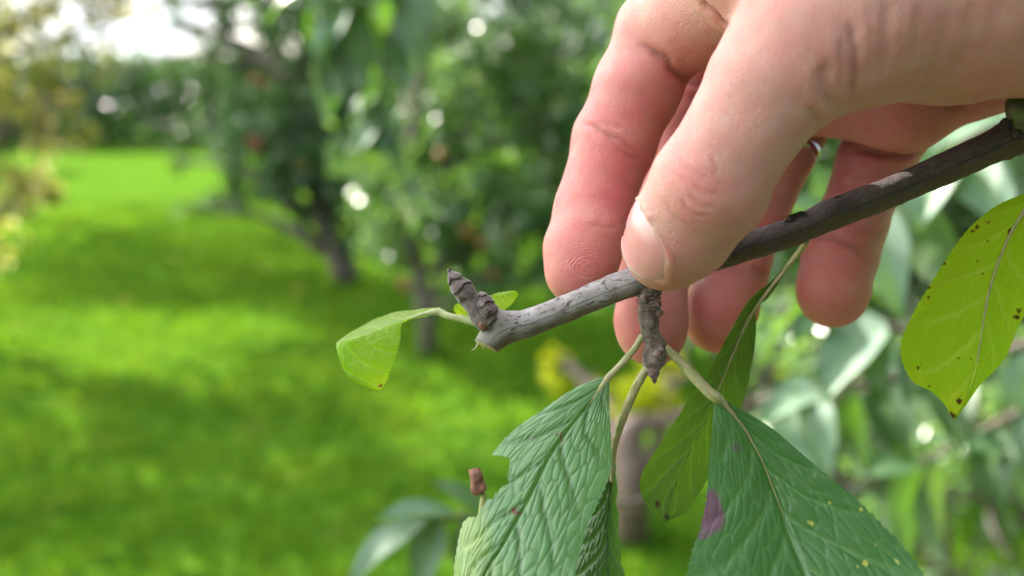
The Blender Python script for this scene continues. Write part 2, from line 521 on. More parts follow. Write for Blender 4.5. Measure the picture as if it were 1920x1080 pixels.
# apple tree with the leaning trunk
g = on_ground(655, 528); d1 = np.linalg.norm(g[:2])
t1 = [(*(g + [0, 0, -.05]), .125), (*at(640, 490, d1), .105), (*at(612, 420, d1), .09), (*at(592, 350, d1), .082), (*at(580, 270, d1), .075), (*at(575, 160, d1), .07), (*at(590, 40, d1), .06), (*at(610, -160, d1), .05), (*at(640, -400, d1), .035)]
cl = [C(500, 240, d1 - .2, .34, 420), (*at(545, 320, d1 - .3), .22, 200), C(450, 260, d1 + .3, .22, 180), C(590, 210, d1 + .4, .36, 360), C(520, 150, d1 + .6, .28, 220), C(660, 250, d1 - .4, .36, 340), C(690, 370, d1 + .1, .30, 260), C(500, 340, d1 + .2, .16, 100),
      C(700, 120, d1, .5, 520), C(600, 90, d1 + .3, .42, 380), C(560, -40, d1, .5, 420), C(500, 60, d1 + .5, .22, 100), C(700, -120, d1, .6, 560), C(560, -260, d1 + .2, .6, 560), C(760, -300, d1 - .3, .6, 560), C(640, -440, d1, .7, 620), C(820, -100, d1 + .6, .5, 420),
      C(470, 30, d1 + .8, .25, 150), C(440, -60, d1 + .6, .35, 240), C(650, 40, d1 - .2, .4, 300), C(300, -150, d1 + .8, .5, 380), C(470, 120, d1 + .5, .22, 140), C(420, 180, d1 + .8, .2, 90), C(560, 40, d1, .35, 260), C(400, -20, d1 + 1, .22, 70), C(250, -20, d1 + 2, .25, 60), C(330, 5, d1 + .8, .14, 30), C(410, 40, d1 + .6, .16, 50), C(455, 110, d1 + .5, .18, 80), C(380, 130, d1 + 1, .14, 26), C(470, 170, d1, .2, 110), C(340, 60, d1 + 1, .1, 8), C(370, 230, d1 + .6, .16, 40), C(330, 300, d1 + .6, .13, 18), C(400, 370, d1 + .3, .15, 26), C(350, 390, d1 + .5, .12, 10), C(290, 230, d1 + 1, .12, 14), C(240, 80, d1 + 2, .22, 26), C(300, 110, d1 + 1.5, .2, 26), C(360, 20, d1 + 1, .18, 40), C(300, 10, d1 + 1.4, .16, 24), C(390, 100, d1 + 1, .16, 30), C(200, 130, d1 + 2, .14, 10), C(420, 90, d1 + .8, .14, 30), C(620, 310, d1 - .3, .26, 240), C(570, 230, d1, .28, 240), C(640, 180, d1 - .2, .3, 260), C(730, 260, d1 - .2, .3, 260), C(600, 120, d1 - .2, .3, 240), C(455, 340, d1, .15, 90), C(540, 385, d1 - .2, .13, 70), C(420, 300, d1 + .4, .14, 60), C(480, 200, d1 + .2, .22, 140), C(660, 420, d1 - .1, .2, 110),
      over(560, 700, 3.0, .55, 330), over(700, 660, 3.0, .5, 300), over(800, 620, 3.0, .5, 300), over(640, 610, 3.2, .55, 330), over(900, 700, 2.9, .5, 300), over(520, 745, 2.9, .35, 170),  # boughs above the view, added to shade the lawn
      (-2.6, 9.6, 3.2, .7, 460), (-3.6, 10.3, 3.4, .7, 460), (-2.2, 10.8, 3.6, .7, 460), (-3.2, 11.4, 3.9, .7, 460), (-1.3, 9.6, 3.5, .7, 460), (-2.4, 8.4, 3.1, .5, 300)]  # more unseen boughs added for the shade on the lawn
tree('apple_tree', t1, cl, .088, G_DARK, 'apple tree with a leaning dark trunk and low drooping boughs, left of the slim trunk', 'tree', 11, dens=1.4,
     fruit=[(at(482, 270, d1 - .5), .045, RED), (at(474, 262, d1 - .42), .04, RED), (at(478, 150, d1 - .1), .042, ORANGE), (at(497, 158, d1 - .1), .042, ORANGE), (at(466, 166, d1), .04, ORANGE), (at(565, 310, d1 - .5), .038, ORANGE)])

# fruit tree with the slim trunk
g = on_ground(803, 655); d2 = np.linalg.norm(g[:2])
t2 = [(*(g + [0, 0, -.05]), .058), (*at(800, 600, d2), .05), (*at(786, 520, d2), .046), (*at(772, 450, d2), .043), (*at(764, 360, d2), .04), (*at(775, 230, d2), .037), (*at(800, 80, d2), .034), (*at(830, -120, d2), .03), (*at(850, -330, d2), .02)]
cl = [C(740, 340, d2 - .1, .22, 180), C(700, 430, d2, .16, 70), C(760, 480, d2, .14, 60), C(700, 380, d2 + .3, .2, 110), C(690, 280, d2 + .3, .2, 120), C(800, 400, d2 - .2, .24, 220), C(870, 340, d2, .28, 300), C(900, 450, d2 + .2, .24, 220), C(960, 380, d2 - .2, .28, 300), C(1030, 440, d2, .26, 260), C(1000, 300, d2 + .2, .32, 340), C(880, 230, d2, .34, 340), C(1090, 340, d2 + .2, .32, 320), C(1060, 200, d2, .34, 340),
      C(970, 150, d2 + .3, .34, 320), C(850, 110, d2 + .2, .34, 320), C(1100, 80, d2, .36, 320), C(1000, 30, d2 + .2, .36, 320), C(760, 200, d2 + .3, .3, 240), C(820, 500, d2 + .1, .14, 70), C(940, 510, d2 + .1, .18, 90), C(1090, 500, d2, .22, 150), C(890, 0, d2, .4, 340), C(1150, 200, d2 - .2, .34, 300), C(1180, 420, d2 + .3, .34, 260),
      C(850, -180, d2, .5, 420), C(1050, -160, d2, .5, 420), C(950, -330, d2 + .2, .5, 420), C(1250, 60, d2, .5, 380),
      (-1.2, 5.2, 2.6, .5, 300), (-1.9, 5.6, 2.7, .5, 300), (-.4, 4.6, 2.5, .4, 240), (-2.3, 6.4, 2.9, .5, 300), (-1.0, 6.2, 3.0, .5, 300), (-3.0, 6.3, 2.9, .45, 240)]  # high boughs out of view, added to shade the near lawn
tree('fruit_tree', t2, cl, .080, G_MID, 'fruit tree with a slim pale trunk and small orange fruit, behind the cut end', 'tree', 13, dens=1.35,
     fruit=[(at(872, 432, d2 - .35), .030, ORANGE), (at(886, 441, d2 - .3), .028, ORANGE), (at(905, 458, d2 - .35), .026, ORANGE), (at(960, 440, d2 - .35), .026, ORANGE), (at(755, 528, d2 - .1), .026, RED), (at(762, 540, d2 - .1), .024, RED), (at(826, 290, d2 - .3), .028, ORANGE), (at(925, 515, d2 - .2), .024, ORANGE), (at(820, 545, d2), .022, ORANGE)],
     trunk_mat=bark_mat('pale_bark', (0.23, 0.19, 0.16), (0.10, 0.08, 0.07), 30, 4, bumpd=.006, scale=.3))

# young tree with the side limb, behind the hanging leaves
g = on_ground(1186, 1005); d3 = np.linalg.norm(g[:2])
t3 = [(*(g + [0, 0, -.05]), .062), (*at(1184, 930, d3), .052), (*at(1180, 860, d3), .050), (*at(1186, 800, d3), .046), (*at(1235, 790, d3), .026), (*at(1320, 776, d3), .021), (*at(1400, 758, d3), .018), (*at(1450, 745, d3), .008)]
cl = [C(1215, 735, d3 + .1, .10, 130), C(1190, 765, d3 + .1, .06, 40), C(1085, 710, d3 + .4, .10, 70), C(1060, 685, d3 + .5, .07, 36), C(1250, 695, d3 + .2, .09, 60)]
tree('young_tree', t3, cl, .055, G_YEL, 'young tree with a short brown trunk, one grey side limb and yellow leaves', 'tree', 17, trunk_mat=bark_mat('rosy_bark', (0.25, 0.175, 0.15), (0.13, 0.085, 0.075), 30, 4, bumpd=.004, scale=.4))

# large tree filling the right behind the hand
t4 = [(2.3, 4.6, -.05, .13), (2.25, 4.6, .6, .11), (2.15, 4.5, 1.2, .10), (2.1, 4.5, 1.8, .09), (2.0, 4.4, 2.5, .07), (1.9, 4.4, 3.3, .05)]
cl = []
r4 = np.random.default_rng(5)
for px in range(1240, 2150, 115):
    for py in range(-250, 1000, 125):
        if py > 620 and px < 1400: continue
        cl.append(C(px + r4.uniform(-40, 40), py + r4.uniform(-40, 40), 4.3 + r4.uniform(-.5, .7), .32, 190 if py < 700 else 170))
cl += [(x, y, z, .55, 330) for x, y, z in ((1.4, 4.3, 3.0), (2.4, 4.0, 3.1), (1.0, 4.8, 2.9), (3.1, 4.6, 2.4), (2.0, 4.9, 3.6))]
tree('plum_tree', t4, cl, .075, G_MID, 'broad green fruit tree on the right, behind the hand', 'tree', 19, dens=1.5)

# low bushes on the right, below the hand
for i, (px, py, d, n_) in enumerate(((1560, 900, 2.7, 420), (1780, 920, 2.4, 420), (1980, 860, 2.3, 420), (1420, 960, 3.1, 260))):
    c0 = at(px, py, d); rr_ = np.random.default_rng(90 + i)
    tp = [(c0[0], c0[1], -.05, .016), (c0[0] + .02, c0[1], .2, .013), (c0[0], c0[1], .45, .010), (c0[0] + .03, c0[1], .8, .006)]
    cl = [(c0[0] + rr_.uniform(-.26, .26), c0[1] + rr_.uniform(-.2, .2), rr_.uniform(.12, .86), .17, n_ // 7) for _ in range(9)]
    tree('garden_bush', tp, cl, .055, G_MID, ['low green bush behind the purple stained leaf', 'low green bush below the lime leaf', 'low green bush at the lower right corner', 'low green bush behind the olive leaf'][i], 'bush', 92 + i, 'low bushes on the right')

# the tree the twig grows on: trunk beside the picture, right
t5 = [(1.35, .35, -.05, .11), (1.33, .36, .5, .095), (1.25, .4, 1.0, .085), (1.15, .42, 1.5, .075), (1.1, .5, 2.1, .06), (1.05, .5, 2.7, .04)]
cl = [(1.0, .5, 2.4, .42, 260), (.5, .3, 2.6, .40, 230), (1.5, .5, 2.3, .5, 260), (.8, -.2, 2.5, .45, 240), (1.1, 1.0, 2.3, .4, 200), (1.3, .2, 1.8, .35, 160), (.2, -.1, 2.8, .4, 190), (1.0, -.5, 2.1, .4, 170)]
tree('plum_tree', t5, cl, .075, G_MID, 'fruit tree standing right beside the camera that the twig was cut from', 'tree', 23, dens=1.8)

# unseen tree added left of the camera, its crown placed to shade the hand
t8 = [(-2.15, 1.0, -.05, .09), (-2.1, 1.05, .7, .08), (-1.95, 1.15, 1.4, .07), (-1.7, 1.3, 2.1, .05), (-1.4, 1.5, 2.8, .035)]
cl = [(-1.05, 1.4, 2.65, .42, 330), (-1.6, 1.5, 3.0, .38, 200), (-.75, 1.05, 2.35, .2, 110)]
tree('plum_tree', t8, cl, .075, G_MID, 'fruit tree standing left of the camera with boughs overhead', 'tree', 27)

# unseen trees added behind the camera to block low sky light
for i, (x, y) in enumerate(((-1.9, -3.4), (.6, -2.9), (2.6, -2.2))):
    rr_ = np.random.default_rng(70 + i)
    tp = [(x, y, -.05, .12), (x, y + .05, .8, .1), (x + .05, y, 1.6, .08), (x, y, 2.6, .06), (x, y, 3.6, .03)]
    cl = [(x + rr_.uniform(-1, 1), y + rr_.uniform(-.8, .8), .9 + 3.2 * rr_.uniform(), rr_.uniform(.45, .7), 260) for _ in range(13)]
    tree('plum_tree', tp, cl, .11, G_MID, ['fruit tree behind the camera on the left', 'fruit tree straight behind the camera', 'fruit tree behind the camera on the right'][i], 'tree', 75 + i)

# shrub with autumn leaves at the left edge
t6 = [(-3.35, 5.9, -.05, .05), (-3.3, 5.9, .5, .045), (-3.25, 5.9, 1.0, .035), (-3.2, 5.9, 1.6, .025), (-3.15, 5.9, 2.1, .015)]
cl = [C(40, 60, 5.8, .36, 220), C(120, 260, 5.6, .13, 50), C(70, 330, 5.6, .14, 60), C(20, 360, 5.6, .16, 60), C(130, 130, 5.7, .16, 60), C(50, 390, 5.4, .05, 16), C(-60, 180, 5.9, .4, 260), C(60, 190, 5.7, .22, 120), C(90, 230, 5.6, .17, 80), C(20, 290, 5.7, .26, 130), C(-60, 400, 5.8, .35, 200), C(110, 190, 5.7, .12, 40), C(10, 385, 5.5, .10, 40), C(150, 60, 6.0, .16, 50), C(215, 60, 6.2, .12, 16), C(185, 135, 6.0, .12, 18), C(250, 30, 6.2, .12, 14), C(60, -60, 5.8, .4, 240), C(-80, 20, 6.0, .4, 260), C(100, 10, 5.9, .22, 80), C(190, 10, 6.0, .13, 30), C(150, -40, 6, .2, 60), C(250, -20, 6.1, .13, 24), C(170, 110, 5.9, .08, 12), C(10, 110, 5.7, .3, 120), C(-40, -200, 5.9, .45, 260), C(-150, 560, 5.8, .35, 160)]
tree('autumn_shrub', t6, cl, .07, G_AUT, 'tall shrub with yellow, orange and pinkish leaves at the left edge of the lawn', 'shrub', 29, dens=1.0)

# apple tree added outside the left edge, crown placed to shade the lawn
t7 = [(-7.6, 12.2, -.05, .14), (-7.6, 12.2, .8, .12), (-7.5, 12.1, 1.6, .10), (-7.4, 12.0, 2.6, .07), (-7.3, 12, 3.6, .04)]
cl = [(-7.2, 12.0, 3.3, .9, 650), (-6.4, 11.4, 3.4, .8, 560), (-8.2, 12.2, 3.0, .9, 560), (-7.0, 12.8, 3.9, .9, 560), (-7.6, 11.4, 4.3, .9, 560), (-5.7, 11.8, 3.6, .6, 380), (-6.6, 12.4, 2.6, .6, 380)]
tree('apple_tree', t7, cl, .08, G_DARK, 'apple tree standing on the lawn beyond the autumn shrub', 'tree', 31)

# unseen tall tree, added so its high crown shades the middle of the lawn
t9 = [(-8.0, 14.3, -.05, .17), (-8.0, 14.3, 1, .15), (-7.9, 14.3, 2, .14), (-7.5, 14.2, 3.2, .12), (-6.3, 14.1, 4.4, .09), (-6.2, 14, 5.6, .05)]
cl = [over(x, y, h, rd, 520) for x, y, h, rd in ((100, 520, 4.0, .75), (220, 510, 4.0, .75), (340, 520, 4.0, .75), (460, 510, 4.0, .75), (580, 520, 4.0, .7), (160, 470, 4.3, .85), (290, 465, 4.3, .85), (420, 465, 4.3, .85), (540, 460, 4.3, .85), (230, 430, 4.6, .9), (360, 425, 4.6, .9), (480, 425, 4.6, .9), (330, 395, 4.9, .9), (440, 395, 4.9, .9), (160, 545, 3.9, .5), (360, 555, 3.9, .45), (540, 560, 3.8, .5), (280, 545, 3.9, .4), (640, 470, 4.3, .8), (600, 420, 4.6, .9), (540, 385, 4.9, .9))]
tree('garden_tree', t9, cl, .10, G_MID, 'tall tree behind the autumn shrub with a high spreading crown', 'tree', 33, dens=1.0)

# unseen fruit tree added outside the left edge to shade the near lawn
t10 = [(-4.5, 5.0, -.05, .09), (-4.45, 5.0, .7, .08), (-4.3, 5.0, 1.4, .07), (-4.1, 5.05, 2.0, .05), (-3.8, 5.1, 2.6, .03)]
cl = [over(x, y, h, rd, 360) for x, y, h, rd in ((60, 830, 2.5, .45), (60, 960, 2.4, .42), (200, 900, 2.4, .42), (330, 980, 2.4, .42), (180, 1050, 2.3, .4), (420, 900, 2.5, .4), (500, 1040, 2.4, .42), (640, 960, 2.4, .42), (760, 1060, 2.4, .42), (30, 1080, 2.3, .4), (20, 770, 2.6, .35), (900, 980, 2.5, .4), (330, 830, 2.5, .3))]
tree('plum_tree', t10, cl, .075, G_MID, 'fruit tree on the near lawn just outside the left edge', 'tree', 35, dens=.95)

# hedge along the far side of the lawn, clipped, and taller trees behind it
root = empty('hedge', (-8, 33, 0)); tag(root, 'long dark green hedge along the far edge of the lawn', 'hedge')
rh = np.random.default_rng(3)
for i in range(18):
    x = -22 + i * 2.5 + rh.uniform(-.5, .5)
    V, Fc, uv = tube([(x, 33.5, -.05, .06), (x + .1, 33.5, .8, .05), (x + rh.uniform(-.2, .2), 33.5, 1.7, .02)], 7, n=10); mesh_obj('stem', V, Fc, BARK_T, root, uv=uv)
N = 34000
P = np.stack([rh.uniform(-24, 22, N), 33 + rh.uniform(-.6, 1.6, N), 0.03 + 2.75 * rh.uniform(0, 1, N) ** .8], -1)
P[:, 2] *= 1 + .16 * wob(P[:, :1], .5, 81)
A = rh.normal(size=(N, 3)) + [0, -.2, -.2]; Nn = rh.normal(size=(N, 3)) * .6 + [0, -1.1, .5]
L = rh.uniform(.22, .36, N)
V, Fc = leaf_quads(P, A, Nn, L, L * .6)
mesh_obj('foliage', V, Fc, G_HEDGE, root, dict(tint=np.repeat(np.clip(rh.normal(.5, .22, N), 0, 1), 8)))

far = [(-13.5, 24, 4.3, 'slender'), (-3.2, 27, 5.2, 'round'), (2.5, 25, 5.4, 'round'), (8.5, 24, 5.6, 'round'), (13, 22, 5.2, 'round')]
far_lab = ['tall pale tree at the far left of the lawn, behind the autumn shrub', 'round green tree before the hedge, just right of the open sky', 'round green tree before the hedge, behind the slim fruit tree', 'round green tree before the hedge, behind the index finger', 'round green tree before the hedge, at the far right']
for i, (x, y, h, _) in enumerate(far):
    tp = [(x, y, -.05, .16), (x + .05, y, .9, .13), (x, y, 1.9, .11), (x + .1, y, h * .6, .08), (x, y, h, .04)]
    rr_ = np.random.default_rng(40 + i)
    cl = [(x + rr_.uniform(-1.5, 1.5), y + rr_.uniform(-1.2, 1.2), 1.7 + (h - 1.2) * rr_.uniform(0, 1), rr_.uniform(.6, .95), 230) for _ in range(15)]
    tree('garden_tree', tp, cl, .13, G_DARK if i % 2 else G_MID, far_lab[i], 'tree', 50 + i, 'trees before the hedge')


# ------------------------------------------------------------------ leafy shoots near the camera, each leaf a part
def blade(base, tip, up, width, cam_=.12, bend=.1, nr=16, nc=9, seed=0):
    """One leaf as a curved blade from base to tip."""
    base, tip = np.asarray(base), np.asarray(tip)
    ax_ = tip - base; L = np.linalg.norm(ax_); ax_ = ax_ / L
    up = norm(up - ax_ * (up @ ax_)); sd = np.cross(ax_, up)
    t = np.linspace(0, 1, nr)[:, None]; s = np.linspace(-1, 1, nc)[None]
    w = width * .5 * (np.sin(np.pi * t ** .82) ** .85 * (1 - .25 * t) + .0)
    P = base + (t * L)[..., None] * ax_ + (w * s)[..., None] * sd
    P = P + ((cam_ * width * np.abs(s) ** 1.4) + bend * L * np.sin(np.pi * t) - .3 * bend * L * t + .03 * width * wob(np.stack([t * 9 + 0 * s, s * 3 + 0 * t], -1), 1, seed))[..., None] * up
    vein = np.exp(-(np.abs(s) / .07) ** 2) + .4 * np.exp(-((((t - .35 * np.abs(s)) * 8) % 1 - .5) / .12) ** 2)
    return P.reshape(-1, 3), grid_faces(nr, nc), np.clip(vein + 0 * s, 0, 1).ravel()


M_N1 = leaf_mat('leaf_near', (0.040, 0.100, 0.034), (0.11, 0.18, 0.07), (0.12, 0.28, 0.012), (0.10, 0.18, 0.06), rough=.38, tw=.30, spec=.5)
M_N2 = leaf_mat('leaf_near_pale', (0.12, 0.21, 0.14), (0.13, 0.21, 0.08), (0.20, 0.38, 0.03), (0.12, 0.22, 0.08), rough=.55, tw=.22, spec=.6)  # pale blue green top colour stands in for sky sheen


def shoot_thing(name, label, cat, stem, leaves, mats, group=None, stem_r=.0022, seed=0):
    """stem: (px, py, metres); leaves: (base px, py, m, tip px, py, m, width mm, tilt, kind). tilt turns the face: 0 to the sky, 1 to the camera, -1 underside to the camera."""
    pts = [(*at(*q[:3]), stem_r * (1 - .6 * i / max(1, len(stem) - 1))) for i, q in enumerate(stem)]
    root = empty(name, pts[0][:3]); tag(root, label, cat, group)
    V, Fc, uv = tube(pts, 12, n=50, rough=.0002, rfreq=120, seed=seed)
    mesh_obj('stem', V, Fc, STEM_M, root, uv=uv)
    for i, (bx, by, bz, tx, ty, tz, wmm, tilt, kind) in enumerate(leaves):
        b, t_ = at(bx, by, bz), at(tx, ty, tz)
        view = norm(CAM - b)
        up = np.array([0, 0, 1.0]) * (1 - abs(tilt)) + view * tilt + np.array([-.25, 0, 0])
        V, Fc, ve = blade(b, t_, up, wmm * .001, seed=i + seed)
        z = np.zeros(len(V))
        o = mesh_obj('leaf', V, Fc, mats[kind], root, dict(vein=ve, spot=z, stain=z, yellow=z + (0.35 if kind == 2 else 0)))
        d = np.linalg.norm(np.array([q[:3] for q in pts]) - b, axis=1); j = int(np.argmin(d))
        if d[j] > .004:
            V, Fc, uv = tube([(*pts[j][:3], .0011), (*((np.array(pts[j][:3]) + b) / 2 + [0, 0, .004]), .0009), (*b, .0008)], 7, n=8)
            mesh_obj('petiole', V, Fc, PETM, o)
    return root


STEM_M = plain_mat('shoot_stem', (0.16, 0.13, 0.10), .6, .4, .4, 120)
PETM = plain_mat('shoot_petiole', (0.25, 0.30, 0.10), .5)
MATS = [M_N1, M_N2, leaf_mat('leaf_near_lime', (0.13, 0.24, 0.03), (0.17, 0.27, 0.05), (0.34, 0.54, 0.01), (0.2, 0.3, 0.08), rough=.4, tw=.45, spec=.4)]

# hanging shoots at the top, about a metre away
def hang(label, stem, leaves, seed):
    r_ = np.random.default_rng(seed); out = []
    for bx, by, bz, tx, ty, tz, w, ti, k in leaves:
        out.append((bx, by, bz, bx + .68 * (tx - bx), by + .68 * (ty - by), bz + .68 * (tz - bz), w * .92, ti, min(k, 1)))
        ox, oy = r_.uniform(-70, 70), r_.uniform(-90, 40)
        out.append((bx + ox, by + oy, bz + r_.uniform(-.05, .1), bx + ox + .5 * (tx - bx) + r_.uniform(-40, 40), by + oy + .6 * (ty - by), bz + r_.uniform(-.04, .06), w * .8, ti * .8, int(r_.uniform() < .45)))
    leaves = out
    return shoot_thing('leafy_shoot', label, 'shoot', stem, leaves, MATS, 'leafy shoots hanging at the top', .003, seed)
hang('leafy shoot hanging at the top left of centre, its big green leaves out of focus', [(668, -260, 1.15), (655, -80, 1.10), (648, 20, 1.06), (640, 90, 1.04)],
     [(650, 10, 1.06, 580, 190, 1.02, 50, .3, 1), (648, 40, 1.05, 610, 240, 1.0, 42, -.5, 0), (642, 85, 1.04, 645, 235, 1.0, 46, -.8, 0), (650, 60, 1.05, 700, 230, 1.02, 52, -.7, 0), (655, -20, 1.08, 735, 200, 1.06, 54, -.6, 0), (655, -60, 1.09, 555, 80, 1.06, 50, .2, 1), (652, 0, 1.06, 540, 110, 1.08, 46, .3, 1), (660, -90, 1.1, 770, 60, 1.05, 50, .4, 1), (660, -120, 1.1, 520, 40, 1.1, 50, -.5, 2), (645, 70, 1.04, 600, 300, .99, 44, -.7, 0)], 1)
hang('leafy shoot hanging beside it with longer twigs, leaves reaching lower', [(820, -260, 1.25), (770, -60, 1.2), (735, 60, 1.16), (715, 170, 1.14), (705, 250, 1.12)],
     [(770, -60, 1.2, 850, 110, 1.14, 54, .5, 1), (750, 10, 1.18, 830, 190, 1.14, 50, .4, 1), (735, 60, 1.16, 780, 230, 1.12, 50, -.6, 0), (722, 140, 1.14, 690, 300, 1.1, 48, -.7, 0), (712, 190, 1.13, 745, 320, 1.1, 46, -.6, 0), (706, 245, 1.12, 690, 400, 1.08, 42, -.8, 2), (706, 245, 1.12, 760, 340, 1.1, 40, -.2, 0), (708, 230, 1.12, 650, 330, 1.1, 38, .3, 1), (715, 170, 1.14, 640, 260, 1.12, 44, .2, 1), (740, 40, 1.17, 680, 150, 1.14, 48, -.4, 2), (760, -40, 1.2, 690, 90, 1.2, 50, -.5, 0)], 2)

# shoots behind the hand on the right
BK = 1.28
def back(label, stem, leaves, seed, r=.0033):
    stem = [(a, b, c * BK) for a, b, c in stem]; leaves = [(a, b, c * BK, d, e, f * BK, w * BK, ti, min(k, 1)) for a, b, c, d, e, f, w, ti, k in leaves]
    return shoot_thing('plum_shoot', label, 'shoot', stem, leaves, MATS, 'leafy shoots behind the hand', r, seed)
back('blurred shoot behind the little finger with broad blue green leaves', [(2050, 120, .42), (1900, 210, .42), (1780, 290, .42), (1660, 370, .43), (1580, 420, .43)],
     [(1880, 220, .42, 1720, 300, .40, 26, .45, 1), (1800, 280, .42, 1900, 440, .39, 26, .5, 1), (1780, 290, .42, 1720, 440, .40, 24, .55, 1), (1700, 340, .43, 1790, 560, .40, 26, -.6, 0), (1640, 380, .43, 1690, 600, .41, 24, .5, 1), (1600, 410, .43, 1470, 400, .41, 22, .5, 1), (1590, 415, .43, 1520, 300, .42, 20, .6, 1), (1950, 180, .42, 1830, 180, .4, 26, .5, 1), (1990, 150, .42, 1980, 330, .4, 26, .4, 1)], 3)
back('blurred shoot below the little finger with a pale leaf and a dark green one', [(2080, 560, .40), (1900, 655, .40), (1760, 640, .42), (1640, 600, .43), (1540, 560, .43)],
     [(1640, 600, .43, 1545, 760, .40, 28, .55, 1), (1600, 585, .43, 1660, 740, .41, 24, .5, 1), (1545, 560, .43, 1420, 690, .42, 18, -.4, 2), (1560, 570, .43, 1490, 640, .42, 20, .5, 1), (1760, 640, .42, 1700, 760, .40, 22, .4, 0), (1900, 655, .40, 1960, 800, .39, 24, .4, 1)], 4)
back('blurred shoot right of the purple stained leaf with a bright pale leaf', [(1900, 640, .50), (1720, 700, .48), (1600, 720, .47), (1480, 735, .46), (1420, 750, .46)],
     [(1480, 735, .46, 1560, 900, .43, 32, .55, 1), (1560, 725, .47, 1420, 800, .44, 22, .5, 1), (1600, 720, .47, 1620, 900, .45, 20, -.6, 0), (1650, 712, .47, 1700, 870, .45, 24, .3, 0), (1720, 700, .48, 1560, 680, .46, 24, .5, 1), (1780, 680, .49, 1800, 850, .46, 26, .3, 0)], 5)
back('blurred drooping shoot low on the right with narrow green leaves', [(2100, 700, .6), (1900, 780, .58), (1780, 840, .57), (1720, 870, .56)],
     [(1730, 865, .56, 1700, 1070, .53, 30, -.6, 0), (1760, 850, .57, 1770, 1060, .54, 30, -.55, 2), (1850, 800, .58, 1880, 960, .55, 28, .3, 0), (1720, 870, .56, 1600, 900, .55, 24, .4, 0), (1920, 770, .58, 1960, 1000, .56, 28, .5, 1), (1800, 830, .57, 1900, 850, .56, 20, .3, 0)], 6)
back('blurred twig at the bottom with pale blue green leaves, left of the torn leaf', [(1250, 930, .40), (1060, 960, .375), (940, 968, .37), (860, 972, .368), (790, 975, .366)],
     [(850, 968, .368, 700, 985, .345, 17, .25, 1), (800, 972, .366, 650, 1110, .335, 17, .3, 1), (820, 975, .366, 790, 1120, .35, 16, .55, 1), (880, 972, .368, 880, 1100, .35, 12, -.3, 0), (930, 968, .37, 800, 900, .375, 9, .3, 0)], 7, .0017)

# yellow leaves fallen on the lawn
FALL = plain_mat('fallen_leaf', (0.50, 0.36, 0.05), .6, .3, .4, 60)
rf = np.random.default_rng(8)
spots_ = [(548, 562, 'near the leaning trunk'), (500, 520, 'left of the leaning trunk'), (248, 580, 'on the left of the sunlit patch'), (610, 530, 'at the foot of the leaning trunk'), (330, 500, 'in the shade further back'), (700, 580, 'between the two trunks')]
for i, (px, py, w) in enumerate(spots_):
    b = on_ground(px, py) + [0, 0, .06]
    V, Fc, ve = blade(b, b + [.09 * math.cos(i * 2.), .09 * math.sin(i * 2.), .01], np.array([0, -.2, 1.]), .06, seed=i)
    tag(mesh_obj('fallen_leaf', V, Fc, FALL), f'yellow fallen leaf on the lawn {w}', 'fallen leaf', 'fallen leaves on the lawn')

# ------------------------------------------------------------------ the pruned twig in the hand: stem, spur, buds, leaves
twig = empty('pruned_twig', to_world(pix(1215, 540, 170)))
tag(twig, 'grey brown twig with a slanted fresh cut, fuzzy bud and leaves, in the hand', 'twig')

stem_px = [(909, 652, 170, 2.15), (921, 635, 170, 2.5), (939, 620, 170, 2.75), (962, 611, 170, 2.72), (990, 606, 170, 2.5), (1040, 587, 170, 2.42), (1100, 561, 170, 2.42), (1170, 534, 170, 2.45), (1250, 506, 170, 2.5), (1330, 482, 170.2, 2.5),
           (1400, 462, 170.4, 2.45), (1480, 437, 170.8, 2.45), (1525, 418, 171, 2.48), (1556, 403, 171, 2.72), (1640, 372, 171.5, 2.7), (1700, 347, 172, 2.72), (1800, 303, 172.5, 2.85), (1860, 276, 173, 2.95), (1900, 256, 173, 3.3), (1935, 240, 173, 3.0),
           (2100, 165, 175, 2.9), (2500, -40, 185, 3.3), (3200, -500, 205, 4.0), (4200, -1300, 235, 5.0)]


def stem_bump(s, th, V):
    p = to_pix(V)
    node = 2.1 * np.exp(-(((p - [930, 597]) / [17, 13]) ** 2).sum(-1)) * (np.cos(th - 2.4) * 0 + 1)
    ring = 0.35 * np.exp(-((p[..., 0] - 1893) / 9) ** 2) + 0.3 * np.exp(-((p[..., 0] - 1915) / 7) ** 2)
    return node + ring + 0.10 * wob(np.stack([s * .25, np.cos(th) * 1.5, np.sin(th) * 1.5], -1), 1.0, 21) + 0.05 * wob(np.stack([s * 1.4, np.cos(th) * 3, np.sin(th) * 3], -1), 1.0, 22)


cut_n = norm(np.array([-0.44, -0.85, -0.20]))
V, Fc, uv = tube([pix(*q[:3]).tolist() + [q[3]] for q in stem_px], 56, n=900, cut=(pix(911, 649, 170), cut_n), bump=stem_bump)
p = to_pix(V)
n_ = V - 0
mid = np.interp(p[:, 0], [q[0] for q in stem_px], [q[1] for q in stem_px])
under = np.clip((p[:, 1] - mid - 2 + 7 * wob(V, .6, 8)) / 20, 0, 1) * (0.9 + 0.1 * np.clip((p[:, 0] - 1150) / 300, 0, 1))  # underside bark tone, with shade and green bounce painted in
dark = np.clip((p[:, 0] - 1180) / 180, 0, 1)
m = Mat('twig_bark')
uvl = m.uvscaled(0.75, 24.0)
fl = m.noise(1.0, 4, uvl, 0.6)
fl2 = m.noise(1.0, 6, m.uvscaled(2.6, 40.0), 0.7)
pat = m.noise(1.0, 3, m.uvscaled(0.16, 2.2))
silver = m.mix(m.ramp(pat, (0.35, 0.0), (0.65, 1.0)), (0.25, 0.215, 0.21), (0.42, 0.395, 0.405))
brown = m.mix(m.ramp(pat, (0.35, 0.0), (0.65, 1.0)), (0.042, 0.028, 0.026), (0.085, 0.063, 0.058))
c = m.mix(m.attr('dark'), silver, brown)
